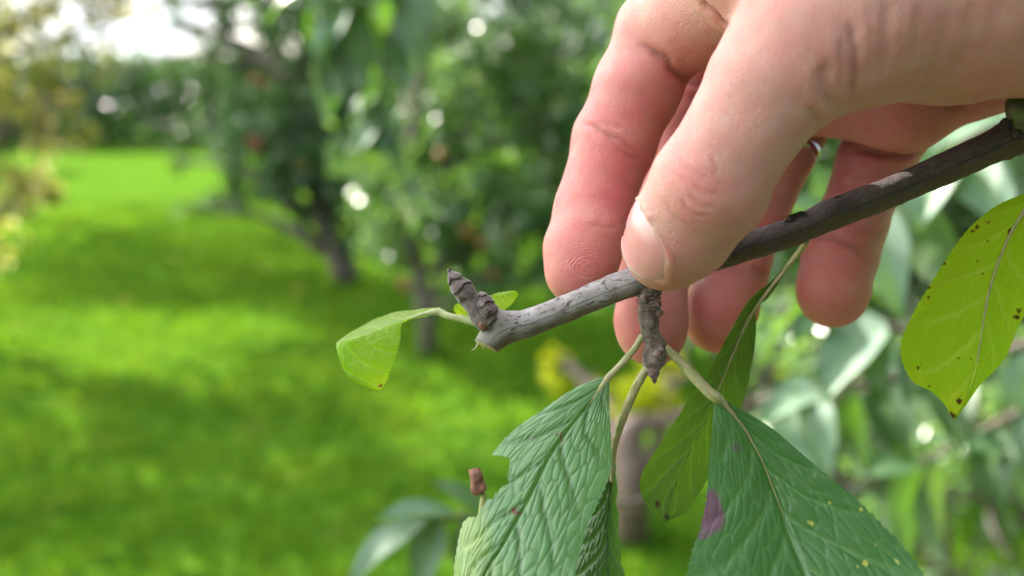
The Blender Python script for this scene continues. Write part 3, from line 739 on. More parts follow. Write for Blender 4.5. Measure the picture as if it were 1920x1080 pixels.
fleck = m.math('MULTIPLY', m.ramp(fl, (0.56, 0.0), (0.63, 1.0)), m.math('MULTIPLY', m.math('SUBTRACT', 0.9, m.math('MULTIPLY', m.attr('dark'), 0.5)), m.ramp(m.noise(1.0, 3, m.uvscaled(0.22, 3.1)), (0.40, 0.12), (0.62, 1.0))))
c = m.mix(fleck, c, (0.06, 0.03, 0.032))
c = m.mix(m.math('MULTIPLY', m.ramp(fl2, (0.56, 0.0), (0.66, 1.0)), 0.5), c, (0.30, 0.24, 0.22))
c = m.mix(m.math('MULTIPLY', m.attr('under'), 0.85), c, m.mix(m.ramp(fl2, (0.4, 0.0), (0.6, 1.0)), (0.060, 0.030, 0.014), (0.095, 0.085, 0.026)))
BARK = m.done(m.principled(Base_Color=c, Roughness=m.ramp(fl, (0.4, 0.34), (0.62, 0.6)), Specular_IOR_Level=0.45,
                           Normal=m.bump(m.math('SUBTRACT', m.math('MULTIPLY', fl2, 0.6), m.math('MULTIPLY', fleck, 0.8)), 1.0, 0.0005)))
m = Mat('cut_wood')
rr = m.noise(900, 4)
WOOD = m.done(m.principled(Base_Color=m.mix(rr, (0.60, 0.52, 0.34), (0.40, 0.32, 0.18)), Roughness=0.7))
midx = np.array([1 if 900 * 56 in f else 0 for f in Fc])
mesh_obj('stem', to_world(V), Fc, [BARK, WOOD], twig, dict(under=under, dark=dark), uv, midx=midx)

# splinter at the cut, loose bark flakes
J = Join()
V, Fc, _ = tube([(*pix(896, 643, 168.6), .16), (*pix(892, 652, 168.2), .12), (*pix(884, 657, 168), .04)], 8, n=10); J.add(to_world(V), Fc)
V, Fc, _ = tube([(*pix(904, 648, 168.2), .10), (*pix(906, 656, 168), .03)], 6, n=8); J.add(to_world(V), Fc)
J.build('splinter', WOOD, twig)
DARKBARK = plain_mat('dark_bark', (0.05, 0.035, 0.032), 0.75, 0.3, 0.5, 900, 0.0003)
J = Join()
for pts, zz in (([(1472, 414), (1478, 404), (1500, 396), (1512, 396), (1510, 404), (1496, 410), (1484, 414)], 169.3), ([(1536, 398), (1546, 380), (1570, 368), (1600, 360), (1592, 370), (1562, 386)], 169.9)):
    q = np.array([pix(*a, zz + 0.5 * math.sin(3 * i)) for i, a in enumerate(pts)])
    k = len(q)
    back = q + [0, -.35, 1.1]
    V = np.vstack([q, back]); Fc = [tuple(range(k)), tuple(range(2 * k - 1, k - 1, -1))] + [(i, i + k, (i + 1) % k + k, (i + 1) % k) for i in range(k)]
    J.add(to_world(V), Fc)
J.build('bark_flake', DARKBARK, twig, smooth=False)


def fuzzy_mat(name, a, b, groove=False):
    m = Mat(name)
    n1 = m.noise(700, 5, rough=0.65); n2 = m.noise(3200, 3)
    c = m.mix(m.ramp(n1, (0.38, 0.0), (0.62, 1.0)), a, b)
    if groove: c = m.mix(m.math('MULTIPLY', m.attr('groove'), 0.8), c, (0.035, 0.022, 0.02))
    return m.done(m.principled(Base_Color=c, Roughness=0.85, Specular_IOR_Level=0.2, Sheen_Weight=0.5, Sheen_Roughness=0.4,
                               Normal=m.bump(m.math('ADD', n1, m.math('MULTIPLY', n2, 0.5)), 0.9, 0.0004)))


BUD = fuzzy_mat('bud_fuzz', (0.10, 0.072, 0.070), (0.21, 0.17, 0.165), True)
SPURM = fuzzy_mat('spur_bark', (0.085, 0.055, 0.045), (0.19, 0.15, 0.125))


def scales(pts, amp, per, seed, smooth_to=0.0, n=120, sides=36):
    """A bud: swept body whose overlapping scales stand out as steps that spiral round it. Gives verts, faces, uv, groove."""
    box = {}
    def bmp(s, th, V):
        row = np.floor(s / per)
        ph = s / per - row
        lobe = np.abs(np.sin((th + row * 1.15) * 1.5))                   # three scales to a row, each row turned
        fr = np.clip(ph - .35 * (1 - lobe), -.35, 1)
        w = np.clip((s / s.max() - smooth_to) / .12, 0.12, 1) if smooth_to else 1.0 + 0 * s
        box['g'] = w * np.exp(-((ph - .35 * (1 - lobe)) / .13) ** 2) + w * np.exp(-((ph - 1 - .35 * (1 - lobe)) / .13) ** 2)
        return w * amp * (.9 * (1 - np.clip(fr, 0, 1)) * (fr > 0) + .2 * lobe - .4) + 0.35 * amp * wob(V, 1.3, seed) + .12 * amp * wob(V, 4.0, seed + 1)
    V, Fc, uv = tube([(*pix(*q[:3]), q[3]) for q in pts], sides, n=n, bump=bmp)
    return V, Fc, uv, np.r_[box['g'].ravel(), 0, 0]


V, Fc, uv, gr = scales([(920, 606, 169, 1.9), (905, 592, 168.6, 2.2), (890, 573, 168.2, 1.85), (876, 556, 168, 1.7), (866, 542, 168, 1.85), (858, 531, 168, 1.55), (850, 519, 168, 1.15), (844, 510, 168, .5), (840, 504, 168, .06)], 0.34, 1.9, 31, .46)
bud = mesh_obj('bud', to_world(V), Fc, BUD, twig, dict(groove=gr), uv=uv)
J = Join()
for pts, am in (([(925, 602, 168, 1.6), (915, 580, 167.5, 1.55), (908, 562, 167.5, 1.2), (902, 550, 167.6, .4), (900, 546, 167.7, .05)], .3),
                ([(918, 588, 166.9, 1.1), (907, 578, 166.6, 1.0), (899, 568, 166.8, .5), (896, 564, 167, .06)], .2)):
    V, Fc, uv, gr = scales(pts, am, 1.5, 33, n=60, sides=24); J.add(to_world(V), Fc, uv, groove=gr)
J.build('bud_scale', BUD, bud)
COPPER = plain_mat('copper_bark', (0.24, 0.10, 0.06), 0.6, 0.4, 0.6, 1200, 0.0004)
J = Join()
for i in range(7):
    x, y = 906 + 3.2 * math.cos(i * 2.1) * 2, 596 + 8 * math.sin(i * 1.7) + 6
    V, Fc, uv = tube([(*pix(x, y - 8, 166.9), .2), (*pix(x + 1, y - 2, 167.0), .55), (*pix(x + 3, y + 5, 167.0), .5), (*pix(x + 4, y + 10, 167.2), .2)], 12, n=14, rough=.12, rfreq=2, seed=i); J.add(to_world(V), Fc, uv)
J.build('bud_collar', COPPER, bud)

# hanging spur
V, Fc, uv = tube([(*pix(x, y, z), r) for x, y, z, r in [(1218, 528, 170, 2.1), (1218, 548, 169.5, 2.05), (1217, 566, 169, 1.85), (1215, 585, 169, 1.75), (1217, 605, 169, 1.55), (1222, 628, 169, 1.6), (1229, 650, 169, 1.95), (1228, 668, 169, 2.1), (1224, 684, 169, 1.9), (1226, 697, 169, 1.0), (1228, 702, 169, .2)]],
                 40, n=170, bump=lambda s, th, V: 0.22 * wob(V, .9, 41) + 0.10 * wob(V, 2.4, 42) + 0.30 * np.exp(-((to_pix(V)[..., 1] - 566) / 14) ** 2) * np.sin(to_pix(V)[..., 1] * .9 + th))
spur = mesh_obj('spur', to_world(V), Fc, SPURM, twig, uv=uv)
SBUD = fuzzy_mat('bud_brown', (0.09, 0.05, 0.04), (0.26, 0.17, 0.15), True)
V, Fc, uv, gr = scales([(1224, 688, 167.6, .9), (1226, 700, 167.4, .95), (1227, 710, 167.4, .6), (1227, 720, 167.5, .05)], .3, 1.1, 35, n=40, sides=20); mesh_obj('spur_bud', to_world(V), Fc, SBUD, spur, dict(groove=gr), uv)
V, Fc, uv, gr = scales([(1232, 668, 167.2, .7), (1237, 660, 166.8, .8), (1239, 650, 166.9, .05)], .25, 1.0, 36, n=40, sides=20); mesh_obj('spur_bud', to_world(V), Fc, SBUD, spur, dict(groove=gr), uv)
J = Join()
for x, y, r in ((1232, 570, .75), (1207, 561, .7), (1214, 581, .7), (1236, 588, .5), (1226, 556, .65), (1208, 610, .4)):
    V, Fc, uv = tube([(*pix(x - 4, y + 5, 167.8), .1), (*pix(x - 2, y + 1, 167.8), r), (*pix(x + 4, y - 2, 167.9), r * .7), (*pix(x + 8, y - 5, 168.4), .1)], 12, n=16, rough=.3, rfreq=2, seed=int(x)); J.add(to_world(V), Fc, uv)
J.build('bud_scar', fuzzy_mat('scar_brown', (0.06, 0.03, 0.022), (0.20, 0.12, 0.09)), spur)

# side shoot and knobs at the picture's right edge
V, Fc, uv = tube([(*pix(x, y, z), r) for x, y, z, r in [(1908, 268, 172, 2.0), (1910, 246, 171.5, 2.1), (1912, 222, 171, 2.15), (1914, 205, 171, 2.5), (1915, 190, 171, 2.4), (1918, 170, 171, 1.9), (1935, 90, 172, 1.8), (1960, -60, 175, 1.6)]], 32, n=90, rough=.12, rfreq=.9, seed=9)
py = to_pix(V)[:, 1]
m = Mat('shoot_bark')
c = m.mix(m.attr('node'), (0.13, 0.16, 0.035), (0.035, 0.025, 0.02))
c = m.mix(m.ramp(m.noise(700, 4), (0.45, 0.0), (0.7, 1.0)), c, (0.10, 0.09, 0.04))
shoot = mesh_obj('side_shoot', to_world(V), Fc, m.done(m.principled(Base_Color=c, Roughness=0.55)), twig, dict(node=np.exp(-((py - 194) / 13) ** 2) + np.exp(-((py - 262) / 12) ** 2)), uv)
J = Join()
V, Fc, uv = tube([(*pix(1890, 252, 170), .9), (*pix(1886, 238, 170), .7), (*pix(1885, 229, 170), .95), (*pix(1885, 221, 170), .3)], 18, n=26, rough=.12, rfreq=2, seed=3); J.add(to_world(V), Fc, uv)
V, Fc, uv = tube([(*pix(1901, 262, 169.6), .3), (*pix(1908, 252, 169.0), 1.0), (*pix(1913, 246, 169.4), .3)], 18, n=20, rough=.12, rfreq=2, seed=4); J.add(to_world(V), Fc, uv)
J.build('knob', DARKBARK, twig)

# ---------------------------------------------------------------- leaves of the twig


def vein_field(t, s, nv, slope=.34, curve=.16, seed=0, wid=.07, netw=.62):
    """Vein strength, puckered height and cell edges in leaf coordinates (t along, s across -1..1)."""
    r = np.random.default_rng(seed)
    a = np.abs(s)
    side = (s > 0) * 0.43
    base = t - slope * a + curve * a ** 2
    ph = base * nv + side + 0.16 * wob(np.stack([t * 6, s * 3], -1), 1, seed + 1) + 0.05 * wob(np.stack([t * 30, s * 12], -1), 1, seed + 2)
    fr = ph - np.floor(ph)
    d = np.minimum(fr, 1 - fr)
    strength = np.clip(1.15 - a, 0, 1)
    sec = np.exp(-(d / (wid * (0.55 + 0.6 * strength))) ** 2) * np.clip(strength * 1.6, 0.1, 1)
    mid = np.exp(-(a / (0.024 * (1.3 - t) + .008)) ** 2)
    # finer net: worley cells between the secondary veins
    cx, cy = ph * 2.0 + 50, a * 8.5 + .25 * wob(np.stack([t * 16, s * 8], -1), 1, seed + 4)
    jx = r.uniform(0, 1, (128, 64)); jy = r.uniform(0, 1, (128, 64))
    f1 = np.full(t.shape, 9.0); f2 = np.full(t.shape, 9.0)
    ix, iy = np.floor(cx).astype(int), np.floor(cy).astype(int)
    sg = (s > 0) * 31
    for di in (-1, 0, 1):
        for dj in (-1, 0, 1):
            u, w = ix + di, iy + dj
            px_ = u + jx[(u + sg) % 128, w % 64]; py_ = w + jy[(u + sg) % 128, w % 64]
            dd = np.hypot(cx - px_, cy - py_)
            f2 = np.minimum(f2, np.maximum(f1, dd)); f1 = np.minimum(f1, dd)
    net = np.exp(-((f2 - f1) / .10) ** 2)
    dome = np.clip(f2 - f1, 0, .9)
    pillow = np.clip(1 - np.exp(-(d / .13) ** 2), 0, 1) * (1 - mid)
    vein = np.clip(np.maximum(np.maximum(mid * 1.1, sec * (1.05 if netw > .3 else .5)), net * netw), 0, 1)
    h = 0.70 * pillow + 0.34 * (1 - np.exp(-(np.clip(f2 - f1, 0, 2) / .22) ** 2)) * (1 - mid) - 0.6 * mid
    return vein, h, sec, mid


def traced_leaf(name, left, midr, right, mat, nr=240, nc=121, nv=9, amp=.35, teeth=34, tooth=.035, camber=(0, 0), seed=1, flip=1, spots=(), stains=(), yellows=(), hole=None, halo=0.0, parent=None, curl=0.0, label=None, netw=.62):
    """A leaf surface through three measured 3-D lines: its left edge, midrib and right edge (px, py, z mm)."""
    Lc, Mc, Rc = [resample([pix(*q) for q in ln], nr) for ln in (left, midr, right)]
    t = np.linspace(0, 1, nr)[:, None]; s = np.linspace(-1, 1, nc)[None]
    T, S = t + 0 * s, s + 0 * t
    a = np.abs(S)
    tf = (T * teeth) % 1.0
    k = 1 - tooth * np.clip((a - .9) / .1, 0, 1) * tf * np.sin(np.pi * np.clip(T, 0.02, .98)) ** .3
    edge = np.where(S[..., None] < 0, Lc[:, None], Rc[:, None])
    P = Mc[:, None] + (edge - Mc[:, None]) * (a * k)[..., None]
    nrm = norm(np.cross(np.gradient(P, axis=0), np.gradient(P, axis=1))) * flip
    cb = np.where(S < 0, camber[0], camber[1])
    P = P + nrm * (cb * np.sin(np.pi * a * .9) * np.sin(np.pi * T) ** .6)[..., None]
    vein, h, sec, mid = vein_field(T, S, nv, seed=seed, netw=netw)
    fade = np.clip(1.08 - a ** 6, 0, 1) * np.clip(T * 12, 0, 1)
    P = P + nrm * (amp * (h - .5) * fade + .25 * amp * wob(P, .55, seed) + curl * np.clip((a - .8) / .2, 0, 1) ** 2 + .5 * amp * np.clip((a - .8) / .2, 0, 1) * wob(np.stack([T * 40, S], -1), 1, seed + 7))[..., None]
    px = to_pix(P)
    sp = np.zeros(T.shape); st = np.zeros(T.shape); ye = np.zeros(T.shape)
    for x, y, r in spots:
        q = .6 + .5 * ((x * 7 + y * 3) % 10) / 10; an = (x * 13 + y) % 3.1
        dx, dy = px[..., 0] - x, px[..., 1] - y
        d = np.hypot((dx * math.cos(an) + dy * math.sin(an)) * (1.5 - .5 * q), (dy * math.cos(an) - dx * math.sin(an)) / q * .8) + r * .55 * wob(P, 2.6, int(x)) + r * .3 * wob(P, 6.0, int(y))
        sp = np.maximum(sp, np.clip((r - d) / (r * .5), 0, 1) * (.7 + .3 * q))
        ye = np.maximum(ye, .5 * np.clip((2.3 * r - d) / (r * 1.3), 0, 1) * halo)
    for x, y, rx, ry, w in stains:
        d = np.hypot((px[..., 0] - x) / rx, (px[..., 1] - y) / ry) + .22 * wob(P, .6, int(x))
        st = np.maximum(st, w * np.clip((1 - d) / .3, 0, 1))
    for x, y, rx, ry, w in yellows:
        d = np.hypot((px[..., 0] - x) / rx, (px[..., 1] - y) / ry) + .15 * wob(P, .5, int(x))
        ye = np.maximum(ye, w * np.clip((1 - d) / .7, 0, 1))
    V = P.reshape(-1, 3); Fc = grid_faces(nr, nc)
    if hole is not None:
        hp_ = np.array(hole, float); c = to_pix(V[Fc].mean(1)) + 3.0 * np.stack([wob(V[Fc].mean(1), 1.5, 71), wob(V[Fc].mean(1), 1.5, 72)], -1)
        ins = np.zeros(len(c), bool)
        for i in range(len(hp_)):
            x0, y0 = hp_[i]; x1, y1 = hp_[(i + 1) % len(hp_)]
            cr_ = ((y0 > c[:, 1]) != (y1 > c[:, 1])) & (c[:, 0] < (x1 - x0) * (c[:, 1] - y0) / (y1 - y0 + 1e-9) + x0)
            ins ^= cr_
        Fc = Fc[~ins]
    if flip < 0: Fc = Fc[:, ::-1]
    o = mesh_obj(name, to_world(V), Fc, mat, parent, dict(vein=vein.ravel(), spot=sp.ravel(), stain=st.ravel(), yellow=ye.ravel()), np.stack([T, S], -1).reshape(-1, 2))
    if label: o['label'] = label
    return o


PETIOLE = plain_mat('petiole_skin', (0.33, 0.36, 0.13), 0.5, 0.4, 0.35, 500, 0.0002)
m = Mat('petiole_ribbed')
g = m.noise(1.0, 4, m.uvscaled(.35, 7.0))
PETIOLE2 = m.done(m.principled(Base_Color=m.ramp(g, (0.36, (0.20, 0.24, 0.055)), (0.52, (0.40, 0.37, 0.20)), (0.66, (0.36, 0.20, 0.11))), Roughness=0.5, Normal=m.bump(g, .6, .0003)))


def petiole(pts, parent, mat=PETIOLE2, seed=1):
    V, Fc, uv = tube([(*pix(*q[:3]), q[3]) for q in pts], 20, n=60, bump=lambda s, th, V: -0.16 * np.exp(-((th - 4.2) / .5) ** 2) + .05 * wob(V, 1.3, seed))
    return mesh_obj('petiole', to_world(V), Fc, mat, parent, uv=uv)


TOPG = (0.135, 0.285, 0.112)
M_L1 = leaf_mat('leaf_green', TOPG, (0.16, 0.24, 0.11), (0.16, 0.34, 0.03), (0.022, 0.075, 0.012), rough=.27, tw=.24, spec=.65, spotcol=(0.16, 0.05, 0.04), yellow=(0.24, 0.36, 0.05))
M_L3 = leaf_mat('leaf_blue_green', (0.052, 0.160, 0.038), (0.14, 0.24, 0.10), (0.12, 0.30, 0.03), (0.10, 0.22, 0.075), rough=.29, tw=.20, spec=.6, stain=(0.17, 0.085, 0.125), spotcol=(0.45, 0.46, 0.10))
M_OL = leaf_mat('leaf_olive', (0.10, 0.17, 0.05), (0.072, 0.145, 0.024), (0.135, 0.265, 0.012), (0.22, 0.30, 0.09), rough=.5, tw=.40, spec=.3)
M_YL = leaf_mat('leaf_lime', (0.24, 0.38, 0.02), (0.25, 0.39, 0.012), (0.54, 0.88, 0.016), (0.42, 0.50, 0.14), rough=.5, tw=.55, spec=.2, spotcol=(0.09, 0.035, 0.008), yellow=(0.5, 0.44, 0.02))
M_SM = leaf_mat('leaf_young', (0.17, 0.33, 0.025), (0.17, 0.33, 0.012), (0.52, 0.78, 0.006), (0.36, 0.50, 0.10), rough=.34, tw=.6, spec=.5, spotcol=(0.30, 0.12, 0.03), yellow=(0.45, 0.46, 0.06))

# big left leaf with the torn edge
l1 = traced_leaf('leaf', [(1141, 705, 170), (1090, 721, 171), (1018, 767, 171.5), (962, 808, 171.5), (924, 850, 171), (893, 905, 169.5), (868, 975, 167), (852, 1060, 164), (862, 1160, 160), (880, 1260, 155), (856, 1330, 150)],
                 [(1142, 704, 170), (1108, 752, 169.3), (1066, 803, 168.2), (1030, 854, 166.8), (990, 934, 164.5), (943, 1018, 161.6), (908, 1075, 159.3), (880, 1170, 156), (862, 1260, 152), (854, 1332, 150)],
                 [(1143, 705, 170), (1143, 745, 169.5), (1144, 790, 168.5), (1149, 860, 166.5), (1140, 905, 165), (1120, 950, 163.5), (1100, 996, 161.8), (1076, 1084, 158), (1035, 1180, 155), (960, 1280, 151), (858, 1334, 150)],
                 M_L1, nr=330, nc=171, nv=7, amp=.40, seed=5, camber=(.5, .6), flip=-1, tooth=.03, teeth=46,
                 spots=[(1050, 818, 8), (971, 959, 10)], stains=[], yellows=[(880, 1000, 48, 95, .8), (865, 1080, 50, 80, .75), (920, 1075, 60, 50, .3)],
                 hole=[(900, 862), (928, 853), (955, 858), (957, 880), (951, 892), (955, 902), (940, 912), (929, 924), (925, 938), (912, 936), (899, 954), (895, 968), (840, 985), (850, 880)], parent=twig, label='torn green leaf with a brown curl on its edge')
petiole([(1205, 628, 169, .62), (1188, 655, 169.2, .60), (1164, 684, 169.6, .62), (1142, 706, 170, .62), (1120, 737, 169.8, .38), (1090, 775, 169.5, .25)], l1, seed=2)
# brown curl left on the bite
V, Fc, uv = tube([(*pix(x, y, z), r) for x, y, z, r in [(890, 878, 168.2, .95), (892, 890, 168.0, 1.15), (895, 903, 168.0, 1.1), (898, 915, 168.0, 1.25), (902, 921, 168.2, 1.0)]], 28, n=50, cap=False, bump=lambda s, th, V: .35 * np.sin(th * 2 + s * 1.3) * .5 + .16 * wob(V, 1.4, 51) + .22 * (th / 6.28 - .5))
curlo = mesh_obj('dry_curl', to_world(V), Fc, plain_mat('dry_leaf', (0.34, 0.16, 0.115), 0.7, 0.3, 0.55, 900, 0.0004), l1)
V, Fc, uv = tube([(*pix(x, y, z), r) for x, y, z, r in [(901, 917, 168.3, .4), (906, 928, 168.5, .4), (905, 942, 168.2, .55), (900, 966, 167.6, .35)]], 14, n=24); 
J = Join(); J.add(to_world(V), Fc)
V, Fc, uv = tube([(*pix(x, y, z), r) for x, y, z, r in [(907, 934, 168.4, .14), (917, 942, 168.4, .12), (925, 936, 168.4, .12), (932, 924, 168.6, .22)]], 8, n=20); J.add(to_world(V), Fc)
J.build('leaf_shred', PETIOLE, l1)

# leaf behind it
l2 = traced_leaf('leaf', [(1149, 842, 175), (1128, 900, 176), (1090, 1000, 176), (1060, 1090, 174), (1050, 1200, 170), (1100, 1300, 166)], [(1150, 843, 175), (1146, 905, 174.5), (1140, 985, 173.5), (1138, 1085, 171), (1130, 1190, 168), (1102, 1300, 166)],
                 [(1151, 842, 175), (1154, 900, 178), (1158, 975, 178.5), (1169, 1075, 177), (1172, 1180, 173), (1104, 1302, 166)], leaf_mat('leaf_deep', (0.05, 0.115, 0.035), (0.12, 0.2, 0.08), (0.10, 0.26, 0.02), (0.11, 0.2, 0.06), rough=.38, tw=.25), nr=220, nc=81, nv=8, amp=.5, seed=15, camber=(.3, .3), flip=-1, parent=twig)
petiole([(1214, 688, 168.6, .80), (1198, 715, 169.5, .82), (1180, 752, 171, .78), (1164, 795, 173, .72), (1151, 842, 175, .62), (1147, 905, 174.3, .35)], l2, seed=3)

# big right leaf
l3 = traced_leaf('leaf', [(1338, 750, 167), (1335, 800, 165), (1328, 860, 163.5), (1323, 920, 162), (1312, 985, 160), (1294, 1035, 158), (1286, 1090, 156), (1300, 1190, 152), (1390, 1300, 148), (1560, 1395, 145)],
                 [(1347, 748, 167), (1362, 760, 167.3), (1398, 808, 167.4), (1433, 874, 166.2), (1458, 935, 164.5), (1481, 1004, 162.3), (1512, 1080, 159), (1545, 1180, 154.5), (1570, 1290, 149.5), (1572, 1396, 145)],
                 [(1352, 746, 167), (1402, 774, 167), (1449, 804, 166.5), (1498, 845, 165.8), (1565, 901, 164.2), (1610, 938, 163), (1655, 982, 161.5), (1702, 1032, 159.6), (1736, 1084, 157.5), (1768, 1190, 153), (1720, 1310, 148.5), (1578, 1398, 145)],
                 M_L3, nr=330, nc=181, nv=6.5, amp=.32, seed=9, camber=(.9, .25), flip=-1, tooth=.028, teeth=48,
                 spots=[(1520, 978, 5.5), (1556, 943, 4), (1614, 955, 4), (1622, 1054, 5), (1608, 1062, 4), (1683, 1053, 6), (1642, 1023, 2.5), (1447, 951, 2.5), (1660, 990, 4)],
                 stains=[(1332, 962, 27, 46, 1.0), (1382, 838, 12, 12, .45), (1318, 990, 22, 22, .8)], parent=twig, label='dark green leaf with a purple stain on its left edge')
petiole([(1246, 652, 168.6, .80), (1268, 672, 168.2, .82), (1298, 703, 167.6, .95), (1326, 733, 167.0, 1.0), (1346, 748, 166.8, .95), (1362, 762, 167.1, .42), (1398, 808, 167.5, .24), (1433, 874, 166.3, .16), (1470, 970, 163.5, .09)], l3, seed=4)

# olive leaf hanging behind the spur
l4 = traced_leaf('leaf', [(1484, 488, 180), (1445, 528, 180), (1408, 560, 179.5), (1370, 622, 179), (1331, 692, 178.5), (1290, 752, 178), (1240, 830, 177), (1208, 876, 176.5), (1199, 910, 176), (1211, 945, 175.5), (1242, 976, 175)],
                 [(1486, 488, 180), (1440, 545, 180.5), (1404, 598, 180.7), (1372, 670, 180.4), (1345, 735, 179.8), (1312, 805, 179), (1284, 860, 178), (1258, 925, 176.5), (1248, 978, 175)],
                 [(1488, 489, 180), (1440, 560, 181), (1419, 575, 182), (1419, 625, 183), (1411, 690, 183.5), (1396, 752, 183), (1372, 820, 182), (1345, 870, 180.5), (1318, 915, 178.5), (1285, 962, 176.5), (1252, 976, 175)],
                 M_OL, netw=.12, nr=260, nc=111, nv=8, amp=-.22, seed=19, camber=(.5, .5), flip=1, tooth=.03, teeth=40, spots=[(1272, 806, 3.6), (1232, 944, 5), (1359, 643, 3), (1250, 968, 4)], parent=twig)
petiole([(1512, 452, 174, .5), (1505, 464, 177, .55), (1484, 490, 180, .5), (1440, 546, 180.2, .34), (1404, 598, 180.5, .27), (1372, 670, 180.3, .20), (1345, 735, 179.8, .14)], l4, seed=5)

# lime leaf at the right edge, seen against the light
l5 = traced_leaf('leaf', [(1948, 352, 168), (1920, 363, 168), (1868, 386, 168.5), (1820, 425, 168.5), (1782, 474, 168.5), (1745, 532, 168), (1714, 582, 167.5), (1694, 626, 167), (1688, 652, 166.6), (1692, 682, 166.3), (1712, 716, 166), (1746, 734, 165.6), (1770, 757, 165.3), (1787, 786, 165)],
                 [(1950, 354, 168), (1912, 408, 169.5), (1880, 470, 170), (1855, 545, 170), (1843, 610, 169.3), (1832, 680, 168), (1815, 740, 166.5), (1789, 788, 165)],
                 [(1953, 356, 168), (1975, 430, 170.5), (1965, 500, 172), (1940, 560, 171.5), (1912, 612, 170.5), (1890, 664, 169.3), (1868, 693, 168.3), (1838, 723, 167.2), (1812, 760, 166), (1791, 788, 165)],
                 M_YL, halo=1.0, netw=.12, nr=260, nc=121, nv=6.5, amp=-.16, seed=27, camber=(.5, .4), flip=1, tooth=.022, teeth=44,
                 spots=[(1823, 433, 5), (1832, 426, 5.5), (1852, 420, 5), (1846, 430, 3), (1768, 494, 5), (1741, 539, 5), (1742, 558, 4), (1893, 431, 5), (1852, 452, 3), (1842, 514, 2.6), (1854, 516, 2.6), (1834, 490, 3), (1912, 580, 6), (1908, 594, 6), (1722, 690, 3), (1727, 683, 2.5), (1820, 672, 2.5), (1824, 692, 2.5), (1797, 672, 2.5), (1838, 678, 2), (1787, 778, 6), (1797, 750, 5), (1742, 724, 4), (1838, 742, 2.4)],
                 yellows=[(1790, 765, 40, 50, .7), (1712, 715, 30, 24, .6)], parent=twig, label='lime yellow leaf with brown specks, lit from behind')
petiole([(1935, 262, 173, .8), (1960, 300, 170, .75), (1951, 352, 168, .7), (1912, 408, 169.3, .34), (1880, 470, 169.9, .25), (1855, 545, 169.9, .20), (1843, 610, 169.2, .15), (1832, 680, 167.9, .10)], l5, seed=6)

# small folded leaf at the tip: near half hangs down, far half shows its upper side edge on
l6 = traced_leaf('leaf', [(826, 577, 171), (770, 580, 175), (720, 592, 178), (672, 614, 178), (641, 636, 175), (634, 652, 172), (690, 720, 168.8), (712, 730, 168)],
                 [(826, 584, 169.4), (792, 590, 169.4), (752, 603, 169), (700, 622, 168.7), (660, 636, 168.8), (639, 648, 169.2), (641, 688, 168.8), (660, 714, 168.5), (684, 726, 168.3), (704, 731, 168.2)],
                 [(826, 588, 169.4), (800, 593, 168.8), (757, 605, 168), (752, 640, 167.2), (741, 676, 167), (727, 712, 167.3), (716, 728, 167.7), (711, 731, 168)],
                 M_SM, netw=.2, nr=220, nc=121, nv=6, amp=.20, seed=33, camber=(.2, .2), flip=-1, tooth=.05, teeth=30, spots=[(713, 724, 5)], yellows=[(715, 722, 26, 18, .6)], parent=twig, label='small lime leaf folded over, nearest the cut end')
petiole([(893, 605, 168.5, .72), (868, 598, 168.8, .66), (840, 592, 169.2, .62), (822, 585, 169.6, .62), (795, 589, 169.3, .35), (760, 599, 169.1, .2)], l6, mat=plain_mat('petiole_pale', (0.46, 0.50, 0.24), .5, .4, .3, 500, .0002), seed=7)
# two leaflets behind the bud
traced_leaf('leaf', [(916, 556, 172), (930, 549, 172.5), (950, 546, 173), (966, 546, 173), (971, 552, 173)], [(916, 560, 171.5), (930, 556, 171.6), (948, 552, 171.6), (962, 548, 172), (971, 553, 172.6)],
            [(917, 580, 171), (930, 585, 170.8), (945, 582, 170.6), (960, 570, 171), (971, 555, 172)], M_SM, nr=80, nc=61, nv=5, amp=.12, seed=41, flip=-1, tooth=.06, teeth=14, parent=twig)
traced_leaf('leaf', [(905, 610, 170), (880, 606, 170.5), (862, 596, 171), (851, 582, 171), (851, 576, 171)], [(904, 604, 170), (884, 594, 170.3), (868, 584, 170.6), (856, 577, 170.8), (852, 574, 171)],
            [(902, 598, 170), (890, 584, 170.3), (872, 574, 170.4), (860, 569, 170.6), (853, 572, 171)], M_SM, nr=80, nc=61, nv=5, amp=.12, seed=43, flip=1, tooth=.06, teeth=14, parent=twig)

# ------------------------------------------------------------------ the hand (one continuous body mesh, grown from a distance field)
VOX = 0.38
LO, HI = np.array([0.0, -16.0, 132.0]), np.array([150.0, 108.0, 228.0])
NX = np.ceil((HI - LO) / VOX).astype(int) + 1
GX = [(LO[i] + VOX * np.arange(NX[i])).astype(np.float32) for i in range(3)]


def new_field(): return np.full(NX, 60.0, np.float32)


def box_of(lo, hi):
    a = np.clip(np.floor((lo - LO) / VOX).astype(int), 0, NX); b = np.clip(np.ceil((hi - LO) / VOX).astype(int) + 1, 0, NX)
    return tuple(slice(x, y) for x, y in zip(a, b))


def smin(a, b, k):
    if k <= 0: return np.minimum(a, b)
    h = np.maximum(k - np.abs(a - b), 0) / k
    return np.minimum(a, b) - h * h * k * 0.25


